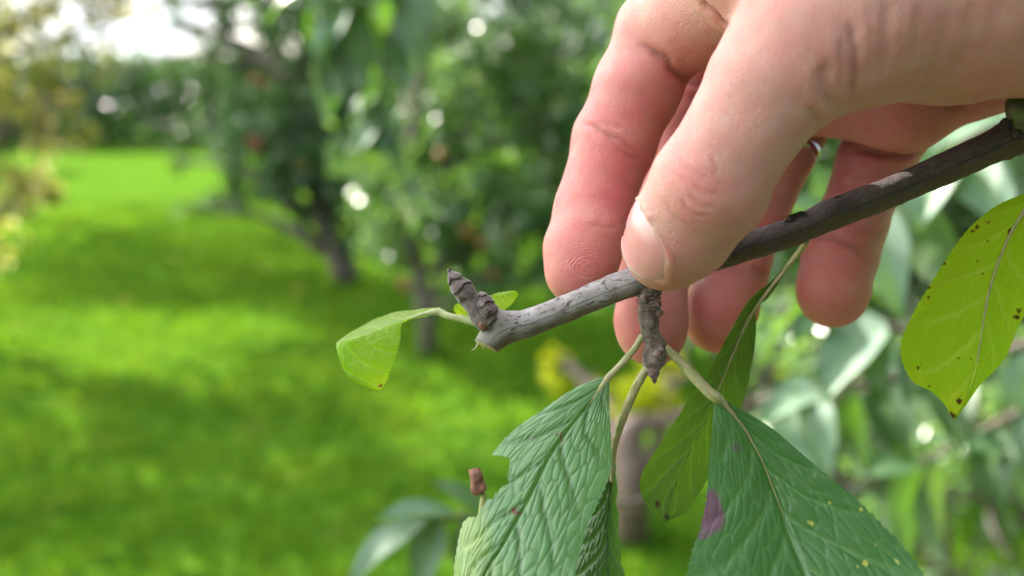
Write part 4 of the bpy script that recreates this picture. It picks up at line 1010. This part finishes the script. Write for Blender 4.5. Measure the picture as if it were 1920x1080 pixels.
def cone(field, a, b, ra, rb, k, wide=None, ratio=1.0):
    """Round cone a-b; along the unit vector wide it is ratio times broader."""
    a, b = np.asarray(a, float), np.asarray(b, float)
    m = 9.0
    R = max(ra, rb) * max(1, ratio)
    sl = box_of(np.minimum(a, b) - R - m, np.maximum(a, b) + R + m)
    X = [GX[i][sl[i]].reshape([-1 if j == i else 1 for j in range(3)]) for i in range(3)]
    ab = b - a
    q = [X[i] - np.float32(a[i]) for i in range(3)]
    t = np.clip(sum(q[i] * np.float32(ab[i]) for i in range(3)) / np.float32(ab @ ab), 0, 1)
    d = [q[i] - t * np.float32(ab[i]) for i in range(3)]
    if wide is not None:
        w = sum(d[i] * np.float32(wide[i]) for i in range(3)) * np.float32(1 - 1 / ratio)
        d = [d[i] - w * np.float32(wide[i]) for i in range(3)]
    dist = np.sqrt(d[0] ** 2 + d[1] ** 2 + d[2] ** 2) - (np.float32(ra) + t * np.float32(rb - ra))
    field[sl] = smin(field[sl], dist, k)


def chain(pts, k=3.0, field=None, wide=None, ratio=1.0):
    f = new_field() if field is None else field
    P = [pix(*q[:3]) for q in pts]
    for i in range(len(P) - 1): cone(f, P[i], P[i + 1], pts[i][3], pts[i + 1][3], k, wide, ratio)
    return f


index_pts = [(1520, -150, 172, 12.5), (1420, -35, 173, 11), (1305, 30, 182, 9.6), (1242, 62, 189, 8.7), (1196, 165, 189, 8.1), (1152, 265, 187, 7.75),
             (1113, 395, 183.5, 7.05), (1092, 470, 181, 6.8), (1087, 508, 180, 6.35)]
middle_pts = [(1620, -110, 180, 11), (1460, 40, 196, 8.8), (1330, 140, 205, 8.0), (1290, 250, 204, 7.6), (1250, 390, 200, 7.3), (1226, 490, 195, 6.9), (1221, 600, 190, 6.75), (1222, 622, 189, 6.5)]
ring_pts = [(1730, -70, 186, 10.5), (1560, 120, 206, 8.2), (1488, 228, 212, 7.6), (1462, 290, 211, 7.0), (1408, 410, 207, 7.1), (1372, 500, 203, 7.3), (1352, 580, 199, 7.0), (1347, 600, 198, 6.7)]
pinky_pts = [(1860, 20, 190, 9.5), (1770, 140, 201, 8.6), (1692, 215, 206, 7.9), (1640, 300, 206, 7.5), (1596, 420, 203, 6.9), (1574, 480, 201, 7.25), (1562, 540, 199, 6.9), (1560, 550, 198.5, 6.7)]
thumb_pts = [(1960, -60, 166, 22), (1790, -15, 159, 17.5), (1600, 38, 153, 13.2), (1502, 95, 151.5, 11.2), (1437, 170, 151, 9.0), (1386, 254, 151.5, 8.0), (1330, 350, 153.5, 8.65), (1277, 431, 158.5, 7.85), (1247, 468, 162.0, 6.75)]

palm = new_field()
for a, b, k in [
    ((1400, -70, 161, 10), (1480, 20, 159, 9), 4),               # web between thumb and index finger
    ((1400, -70, 161, 10), (1640, -60, 164, 16), 4),
    ((1520, -150, 172, 13), (2150, -190, 174, 22), 6), ((1620, -110, 180, 12), (2150, -170, 176, 22), 6),
    ((1730, -70, 186, 12), (2150, -140, 180, 21), 6), ((1860, 20, 188, 11), (2150, -100, 182, 20), 6),
    ((1640, -40, 165, 15), (1960, -60, 168, 21), 6),
    ((1545, 190, 194, 7.0), (1700, 195, 189, 8.4), 4), ((1700, 195, 189, 8.4), (1845, 95, 185, 11), 4), ((1845, 95, 185, 11), (2060, -20, 182, 17), 5),
    ((2150, -150, 176, 22), (2700, -380, 182, 25), 6),
]:
    cone(palm, pix(*a[:3]), pix(*b[:3]), a[3], b[3], k)
thumb_dir = norm(pix(1247, 468, 162) - pix(1330, 350, 153.5))
th_view = norm(-pix(1247, 468, 162)); th_e = norm(np.cross(thumb_dir, th_view)); th_view = np.cross(th_e, thumb_dir)
if th_e[0] < 0: th_e = -th_e                                         # points right and down in the picture
thumb = chain(thumb_pts, 3.0)
cone(thumb, pix(1255, 455, 165), pix(1262, 470, 166), 6.2, 5.6, 3)     # pulp pressed on the twig
fingers = [chain(index_pts, 2.0), chain(middle_pts, 2.0), chain(ring_pts, 2.0), chain(pinky_pts, 2.0)]
cone(fingers[0], pix(1178, 175, 186), pix(1172, 205, 186), 6.6, 6.6, 2)   # pulp cushions between the creases
cone(fingers[0], pix(1112, 440, 179.5), pix(1102, 480, 178.5), 5.6, 5.4, 2)
hand_f = palm
for f in fingers: hand_f = smin(hand_f, f, 1.6)
hand_f = smin(hand_f, thumb, 2.5)
del fingers, thumb


def surface_nets(f):
    inside = f < 0
    nx, ny, nz = f.shape
    corner = [(i, j, k) for i in (0, 1) for j in (0, 1) for k in (0, 1)]
    cnt = np.zeros((nx - 1, ny - 1, nz - 1), np.int8)
    for i, j, k in corner: cnt += inside[i:nx - 1 + i, j:ny - 1 + j, k:nz - 1 + k]
    cells = np.argwhere((cnt > 0) & (cnt < 8))
    idx = np.full(cnt.shape, -1, np.int32)
    idx[tuple(cells.T)] = np.arange(len(cells))
    val = {c: f[cells[:, 0] + c[0], cells[:, 1] + c[1], cells[:, 2] + c[2]] for c in corner}
    acc = np.zeros((len(cells), 3)); num = np.zeros(len(cells))
    for c in corner:
        for ax in range(3):
            if c[ax] == 0:
                d = list(c); d[ax] = 1; d = tuple(d)
                va, vb = val[c], val[d]
                hit = (va < 0) != (vb < 0)
                t = np.where(hit, va / np.where(hit, va - vb, 1), 0)
                p = np.array(c, float)[None].repeat(len(cells), 0); p[:, ax] = t
                acc[hit] += p[hit]; num[hit] += 1
    V = LO + VOX * (cells + acc / num[:, None])
    quads = []
    for ax in range(3):
        b, c = (ax + 1) % 3, (ax + 2) % 3
        sl0 = [slice(None)] * 3; sl1 = [slice(None)] * 3
        sl0[ax] = slice(0, -1); sl1[ax] = slice(1, None)
        A, B = inside[tuple(sl0)], inside[tuple(sl1)]
        e = np.argwhere(A != B)
        e = e[(e[:, b] > 0) & (e[:, c] > 0) & (e[:, b] < f.shape[b] - 1) & (e[:, c] < f.shape[c] - 1)]
        flip = inside[tuple(e.T)]
        def cell(db, dc):
            q = e.copy(); q[:, b] -= db; q[:, c] -= dc
            return idx[tuple(q.T)]
        q = np.stack([cell(1, 1), cell(0, 1), cell(0, 0), cell(1, 0)], -1)
        q[~flip] = q[~flip][:, ::-1]
        quads.append(q)
    return V, np.vstack(quads)


def vnormals(V, Q):
    n = np.cross(V[Q[:, 2]] - V[Q[:, 0]], V[Q[:, 3]] - V[Q[:, 1]])
    out = np.zeros_like(V)
    for k in range(4):
        for a in range(3): out[:, a] += np.bincount(Q[:, k], n[:, a], len(V))
    return norm(out)


def smooth_mesh(V, Q, it, lam=0.5):
    e = np.vstack([Q[:, [0, 1]], Q[:, [1, 2]], Q[:, [2, 3]], Q[:, [3, 0]]])
    deg = np.bincount(e[:, 0], minlength=len(V)) + np.bincount(e[:, 1], minlength=len(V))
    for i in range(it):
        l = lam if i % 2 == 0 else -lam * 1.04
        s = np.stack([np.bincount(e[:, 0], V[e[:, 1], a], len(V)) + np.bincount(e[:, 1], V[e[:, 0], a], len(V)) for a in range(3)], -1)
        V = V + l * (s / np.maximum(deg, 1)[:, None] - V)
    return V


def poly_dist(p, line):
    """Distance of points p (n, 2) to a polyline and the position 0..1 along it."""
    line = resample(line, 40) if len(line) > 2 else np.asarray(line, float)
    best = np.full(len(p), 1e9); pos = np.zeros(len(p))
    n = len(line) - 1
    for i in range(n):
        a, b = line[i], line[i + 1]
        t = np.clip((p - a) @ (b - a) / ((b - a) @ (b - a)), 0, 1)
        d = np.linalg.norm(p - a - t[:, None] * (b - a), axis=1)
        m = d < best
        best[m] = d[m]; pos[m] = (i + t[m]) / n
    return best, pos


HV, HQ = surface_nets(hand_f)
del hand_f, palm
HV = smooth_mesh(HV, HQ, 6)
HN = vnormals(HV, HQ)
facing = -(HN * norm(HV)).sum(1)
hp = to_pix(HV)
vis = np.clip((facing + 0.05) / 0.25, 0, 1)
# skin folds: (picture line, width px, depth mm, nearest z, farthest z)
folds = [
    ([(1082, 226), (1120, 240), (1158, 262), (1206, 292)], 5.5, .42, 170, 200), ([(1128, 246), (1170, 286), (1212, 304)], 5, .32, 170, 200),
    ([(1112, 222), (1160, 240), (1205, 262)], 5, .14, 170, 200),
    ([(1104, 420), (1135, 425), (1163, 420)], 4.5, .16, 165, 200),
    ([(1196, 80), (1238, 104), (1262, 132), (1292, 153), (1332, 166)], 7, .65, 168, 200),
    ([(1308, -4), (1340, 25), (1370, 54)], 6, .8, 150, 190),
    ([(1249, 377), (1264, 405), (1298, 428)], 4.0, 0.12, 140, 170), ([(1272, 372), (1296, 396), (1332, 408)], 4.0, 0.16, 140, 170),
    ([(1290, 360), (1312, 381), (1340, 393)], 4.0, 0.19, 140, 170), ([(1266, 290), (1290, 318), (1318, 341)], 4.0, 0.16, 140, 170),
    ([(1283, 300), (1302, 322), (1330, 338)], 4.0, 0.14, 140, 170), ([(1303, 305), (1325, 322), (1350, 330)], 4.0, 0.10, 140, 170),
    ([(1332, 292), (1340, 313), (1348, 324)], 4.0, 0.17, 140, 170), ([(1258, 312), (1270, 332), (1296, 352)], 4.0, 0.11, 140, 170),
    ([(1300, 350), (1325, 362), (1352, 366)], 4.8, 0.15, 140, 170),
    ([(1590, 30), (1606, 100), (1604, 155), (1588, 196)], 5.5, .24, 130, 185), ([(1590, 30), (1606, 100), (1604, 155), (1588, 196)], 17, .55, 130, 185),
    ([(1552, 110), (1549, 165), (1566, 208)], 14, .55, 130, 185), ([(1575, 60), (1578, 120), (1572, 170)], 7, .18, 130, 185),
    ([(1662, -10), (1664, 70), (1650, 160)], 16, .45, 130, 185), ([(1722, 10), (1716, 90), (1686, 170)], 15, .32, 130, 185),
    ([(1776, 10), (1760, 100), (1728, 165)], 14, .24, 130, 185), ([(1518, 196), (1524, 216), (1534, 236)], 10, .4, 130, 185),
    ([(1630, -10), (1636, 90), (1624, 180)], 9, .18, 130, 185), ([(1828, 0), (1810, 90), (1776, 150)], 16, .25, 130, 185), ([(1690, 0), (1690, 90), (1668, 165)], 8, .12, 130, 185),
    ([(1745, 20), (1738, 90), (1708, 160)], 7, .10, 130, 185), ([(1880, -10), (1862, 60), (1826, 120)], 18, .2, 130, 185),
    ([(1740, 172), (1780, 186), (1826, 204)], 12, .45, 150, 200),
    ([(1518, 452), (1560, 447), (1602, 462), (1634, 484)], 8, .6, 180, 230), ([(1560, 330), (1585, 345), (1612, 340), (1618, 318)], 8, .25, 180, 230),
    ([(1300, 520), (1370, 505), (1440, 525)], 8, .3, 180, 230), ([(1410, 492), (1428, 510), (1444, 512)], 7, .4, 180, 230),
    ([(1600, 279), (1660, 289), (1736, 283)], 7, .7, 180, 230), ([(1545, 340), (1600, 362), (1680, 350)], 8, .2, 180, 230),
]
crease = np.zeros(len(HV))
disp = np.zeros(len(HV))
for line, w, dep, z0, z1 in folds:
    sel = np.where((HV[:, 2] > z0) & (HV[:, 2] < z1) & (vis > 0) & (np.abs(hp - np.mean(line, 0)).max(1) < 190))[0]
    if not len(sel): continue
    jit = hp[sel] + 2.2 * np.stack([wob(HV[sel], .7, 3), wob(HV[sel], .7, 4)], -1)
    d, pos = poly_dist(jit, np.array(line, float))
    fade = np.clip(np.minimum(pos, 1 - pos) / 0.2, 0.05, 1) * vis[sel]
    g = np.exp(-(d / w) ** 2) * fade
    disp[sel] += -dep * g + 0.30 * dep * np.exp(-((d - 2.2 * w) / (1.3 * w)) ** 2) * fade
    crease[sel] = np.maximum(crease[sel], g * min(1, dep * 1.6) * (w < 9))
disp += 0.10 * wob(HV, .35, 11) + 0.03 * wob(HV, 1.1, 12)


def blob(px, py, r, z0=0, z1=999):
    return np.exp(-(((hp - [px, py]) ** 2).sum(1)) / r ** 2) * ((HV[:, 2] > z0) & (HV[:, 2] < z1))


# nail region in the thumb's own frame
tip = pix(1247, 468, 162.0)
phi0 = math.radians(-38)
nail_n = math.cos(phi0) * th_view + math.sin(phi0) * th_e
nail_e = np.cross(nail_n, thumb_dir); nail_e *= np.sign(nail_e @ th_e)
rel = HV - tip
n_t = rel @ thumb_dir; n_x = rel @ nail_e; n_y = rel @ nail_n
N_HALF, N_T0, N_T1 = 6.3, -6.6, 3.0
q_t = (n_t - N_T0) / (N_T1 - N_T0)
halfw = N_HALF * np.where(q_t < 0.35, np.sqrt(np.clip(1 - ((0.35 - q_t) / 0.42) ** 2, 0, 1)), 1) * np.where(q_t > .62, np.sqrt(np.clip(1 - ((q_t - .62) / 0.44) ** 2, 0, 1)), 1)
edge = np.minimum(halfw - np.abs(n_x), np.minimum((n_t - N_T0 + 0.5), (N_T1 - n_t) + 0.3))
near = (n_y > -1.5) & (np.linalg.norm(rel, axis=1) < 16) & (HV[:, 2] < 172)
edge = np.where(near, edge, -9)
disp += np.where(near, -0.40 * np.clip(edge / 0.7 + 0.3, 0, 1) * np.clip((edge + .7) / .9, 0, 1), 0)          # bed
disp += np.where(near & (n_t < N_T1 - 1.0), 0.34 * np.exp(-((edge + 0.75) / 0.65) ** 2), 0)            # fold of skin round the nail

H2 = HV + HN * disp[:, None]
# skin colour fields: flush (pink finger pads), warm (palm), crease
finger = ((HV[:, 2] > 172) & (hp[:, 1] > 60)).astype(float)
flush = np.clip(0.25 + 0.40 * np.clip((HV[:, 2] - 165) / 14, 0, 1) * np.clip((hp[:, 1] - 20) / 150, 0, 1)
                + 0.30 * blob(1100, 470, 90, 168, 200) + 0.35 * blob(1205, 260, 70, 170) + 0.25 * blob(1150, 330, 60, 170)
                + 0.38 * blob(1308, 345, 34, 0, 172) + 0.30 * blob(1270, 455, 26, 0, 172) + 0.22 * blob(1290, 385, 30, 0, 172) + 0.3 * blob(1240, 545, 50, 0, 172)
                + 0.3 * blob(1222, 640, 70, 172) + 0.25 * blob(1350, 600, 70, 172) + 0.25 * blob(1560, 560, 70, 172) + 0.2 * blob(1290, 110, 60)
                + 0.13 * wob(HV, .22, 5) + 0.12 * wob(HV, .7, 6), 0, 1)
pad = np.exp(-(((H2 - pix(1092, 480, 174)) / [7, 9, 6]) ** 2).sum(1) ** 2) * (HV[:, 2] > 168)
pad = np.maximum(pad, 0.5 * np.exp(-(((H2 - pix(1160, 350, 178)) / [7, 8, 6]) ** 2).sum(1) ** 2))

m = Mat('skin')
obj_c = m.n('TexCoord').outputs['Object']
mott = m.noise(140, 4, obj_c); fine = m.noise(2200, 3, obj_c, 0.6); cells = m.n('TexVoronoi', {'Vector': obj_c, 'Scale': 1500.0}, feature='DISTANCE_TO_EDGE').outputs['Distance']
base = m.mix(m.attr('flush'), (0.63, 0.37, 0.315), (0.64, 0.175, 0.18))
base = m.mix(m.math('MULTIPLY', m.ramp(mott, (0.38, 0.0), (0.66, 1.0)), 0.35), base, (0.66, 0.30, 0.25))
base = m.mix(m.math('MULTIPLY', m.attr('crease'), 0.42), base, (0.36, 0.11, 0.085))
printw = m.n('TexWave', {'Vector': m.n('Vector' + 'Math', {0: obj_c, 1: tuple(to_world(pix(1098, 500, 176)) - to_world(pix(1500, 200, 180)))}, operation='SUBTRACT').outputs[0],
                         'Scale': 1150.0, 'Distortion': 9.0, 'Detail': 2.0, 'Detail Scale': 0.25}, wave_type='RINGS', rings_direction='SPHERICAL').outputs['Fac']
hgt = m.math('ADD', m.math('MULTIPLY', fine, 0.5), m.math('MULTIPLY', m.ramp(cells, (0.0, 0.0), (0.12, 1.0)), 0.35))
hgt = m.math('ADD', hgt, m.math('MULTIPLY', m.math('MULTIPLY', printw, m.attr('pad')), 0.42))
nrm = m.bump(hgt, 0.9, 0.00032)
SKIN = m.done(m.principled(Base_Color=base, Roughness=0.46, Specular_IOR_Level=0.38, Normal=nrm, Subsurface_Weight=0.85, Subsurface_Scale=0.0028,
                           Subsurface_Radius=(1.0, 0.32, 0.18)))

person = empty('person', to_world(pix(1500, 200, 180)))
tag(person, "bare right hand pinching the pruned twig between thumb and fingers", 'person')
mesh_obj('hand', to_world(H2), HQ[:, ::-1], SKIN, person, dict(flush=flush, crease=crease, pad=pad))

# thumb nail: its own curved plate, dipping under the skin fold at its sides and root
keep = edge > -1.1
fk = keep[HQ].all(1)
ids = np.unique(HQ[fk]); remap = np.full(len(HV), -1); remap[ids] = np.arange(len(ids))
lift = np.where(edge[ids] > 0, 0.10 + 0.12 * np.clip(edge[ids] / 2, 0, 1), 0.10 + edge[ids] * 0.75)
lift += np.where(n_t[ids] > N_T1 - 1.2, .22 * np.clip(edge[ids] * 3 + .4, 0, 1), 0)
NV = HV[ids] + HN[ids] * lift[:, None] * 1.0
lun = np.clip(.9 - np.hypot(n_x[ids] / 5.2, (n_t[ids] - (N_T0 + .1)) / 3.6), 0, 1) * 2.2
rim = np.clip((n_t[ids] - (N_T1 - 0.8)) / 0.3, 0, 1) + np.clip((halfw[ids] - np.abs(n_x[ids]) < 0.35), 0, 1) * .2
m = Mat('nail')
c = m.mix(m.attr('lunula'), (0.66, 0.29, 0.30), (0.70, 0.44, 0.43))
c = m.mix(m.attr('rim'), c, (0.70, 0.50, 0.44))
NAIL = m.done(m.principled(Base_Color=c, Roughness=0.24, Specular_IOR_Level=0.5, Subsurface_Weight=0.5, Subsurface_Scale=0.0015, Subsurface_Radius=(1, .45, .35),
                           Normal=m.bump(m.noise(500, 3), 0.3, 0.0002)))
mesh_obj('nail', to_world(NV), remap[HQ[fk]][:, ::-1], NAIL, person, dict(lunula=np.clip(lun, 0, 1), rim=np.clip(rim, 0, 1)))

# ring and sleeve
a, b = pix(1488, 228, 212), pix(1462, 292, 211)
ax = norm(b - a); cen = a + (b - a) * 0.72
u = norm(np.cross(ax, [0, 0, 1.0])); v = np.cross(ax, u)
V = []
prof = [(-1.25, 7.35), (-1.1, 7.75), (0, 7.95), (1.1, 7.75), (1.25, 7.35), (1.1, 7.0), (0, 6.9), (-1.1, 7.0)]
for k in range(72):
    t = 2 * math.pi * k / 72
    for s, r in prof: V.append(cen + ax * s + (u * math.cos(t) + v * math.sin(t)) * r)
F8 = [(k * 8 + j, k * 8 + (j + 1) % 8, ((k + 1) % 72) * 8 + (j + 1) % 8, ((k + 1) % 72) * 8 + j) for k in range(72) for j in range(8)]
mesh_obj('ring', to_world(np.array(V)), F8, plain_mat('polished_metal', (0.55, 0.55, 0.56), 0.12, 0.5, 0.1, metallic=1.0), person)
pts = [(*pix(2230, -185, 177), 29), (*pix(2300, -215, 178), 33), (*pix(2700, -380, 182), 40), (*pix(3600, -900, 190), 48)]
V, Fc, uv = tube(pts, 64, n=60, rough=1.6, rfreq=.12, seed=5, cap=False)
V2, F2, uv2 = tube([(*p[:3], p[3] - 2.2) for p in pts], 64, n=60, cap=False)
J = Join(); J.add(V, Fc, uv); J.add(V2, F2, uv2)
J.v = [to_world(x) for x in J.v]
J.build('sleeve', plain_mat('sleeve_cloth', (0.03, 0.035, 0.05), 0.9, 0.2, 0.3, 600, 0.0004), person)

# the rest of the person, behind the camera: jacket, trousers, head, hair, shoes
def body_part(name, parts, mat, k=60, vox=14.0):
    """parts: (a, b, ra, rb) round cones in metres, joined smoothly."""
    global LO, HI, VOX, NX, GX
    keep = LO, HI, VOX, NX, GX
    P = np.array([q for p in parts for q in p[:2]]) * 1000
    R = max(max(p[2:4]) for p in parts) * 1000 + 2 * vox
    LO, HI, VOX = P.min(0) - R, P.max(0) + R, vox
    NX = np.ceil((HI - LO) / VOX).astype(int) + 1
    GX = [(LO[i] + VOX * np.arange(NX[i])).astype(np.float32) for i in range(3)]
    f = np.full(NX, 900.0, np.float32)
    for p in parts:
        w, ra = (np.array([1.0, 0, 0]), p[4]) if len(p) > 4 else (None, 1)
        X = [GX[i].reshape([-1 if j == i else 1 for j in range(3)]) for i in range(3)]
        a, b = np.array(p[0]) * 1000, np.array(p[1]) * 1000
        q = [X[i] - np.float32(a[i]) for i in range(3)]; ab = b - a
        t = np.clip(sum(q[i] * np.float32(ab[i]) for i in range(3)) / np.float32(ab @ ab + 1e-6), 0, 1)
        d = [q[i] - t * np.float32(ab[i]) for i in range(3)]
        d[0] = d[0] / np.float32(ra)
        f = smin(f, np.sqrt(d[0] ** 2 + d[1] ** 2 + d[2] ** 2) - np.float32(p[2] * 1000) - t * np.float32((p[3] - p[2]) * 1000), k)
    V, Q = surface_nets(f)
    V = smooth_mesh(V, Q, 4)
    LO, HI, VOX, NX, GX = keep
    return mesh_obj(name, V * .001, Q, mat, person)


elbow = to_world(pix(3600, -900, 190))
CLOTH = plain_mat('jacket_cloth', (0.03, 0.035, 0.05), 0.9, 0.2, 0.3, 200)
body_part('jacket', [((0, -.50, 1.02), (0, -.47, 1.40), .125, .12, 1.5), ((-.17, -.47, 1.43), (.17, -.47, 1.43), .075, .075), ((.20, -.47, 1.42), (.36, -.30, 1.20), .07, .06), ((.36, -.30, 1.20), tuple(elbow), .06, .05), ((-.20, -.47, 1.42), (-.27, -.45, 1.10), .07, .055), ((-.27, -.45, 1.10), (-.20, -.22, 1.12), .055, .045)], CLOTH)
body_part('trousers', [((0, -.50, .98), (0, -.50, .92), .12, .12, 1.4), ((.09, -.50, .88), (.11, -.48, .48), .095, .07), ((.11, -.48, .48), (.12, -.50, .10), .07, .055), ((-.09, -.50, .88), (-.11, -.48, .48), .095, .07), ((-.11, -.48, .48), (-.12, -.50, .10), .07, .055)], plain_mat('trouser_cloth', (0.05, 0.06, 0.09), .9, .2, .3, 200), 40)
for sx in (-1, 1): body_part('shoe', [((sx * .12, -.53, .05), (sx * .13, -.36, .04), .045, .04)], plain_mat('shoe_leather', (0.06, 0.045, 0.035), .5), 20, 8.0)
body_part('head', [((0, -.47, 1.46), (0, -.46, 1.54), .055, .052), ((0, -.465, 1.655), (0, -.455, 1.60), .078, .062), ((0, -.375, 1.625), (0, -.37, 1.605), .012, .014), ((-.078, -.465, 1.63), (-.08, -.465, 1.61), .014, .010), ((.078, -.465, 1.63), (.08, -.465, 1.61), .014, .010)], SKIN, 16, 6.0)
body_part('hair', [((0, -.485, 1.675), (0, -.475, 1.69), .082, .08), ((0, -.52, 1.64), (0, -.52, 1.60), .055, .04)], plain_mat('hair_brown', (0.05, 0.03, 0.02), .6), 20, 7.0)
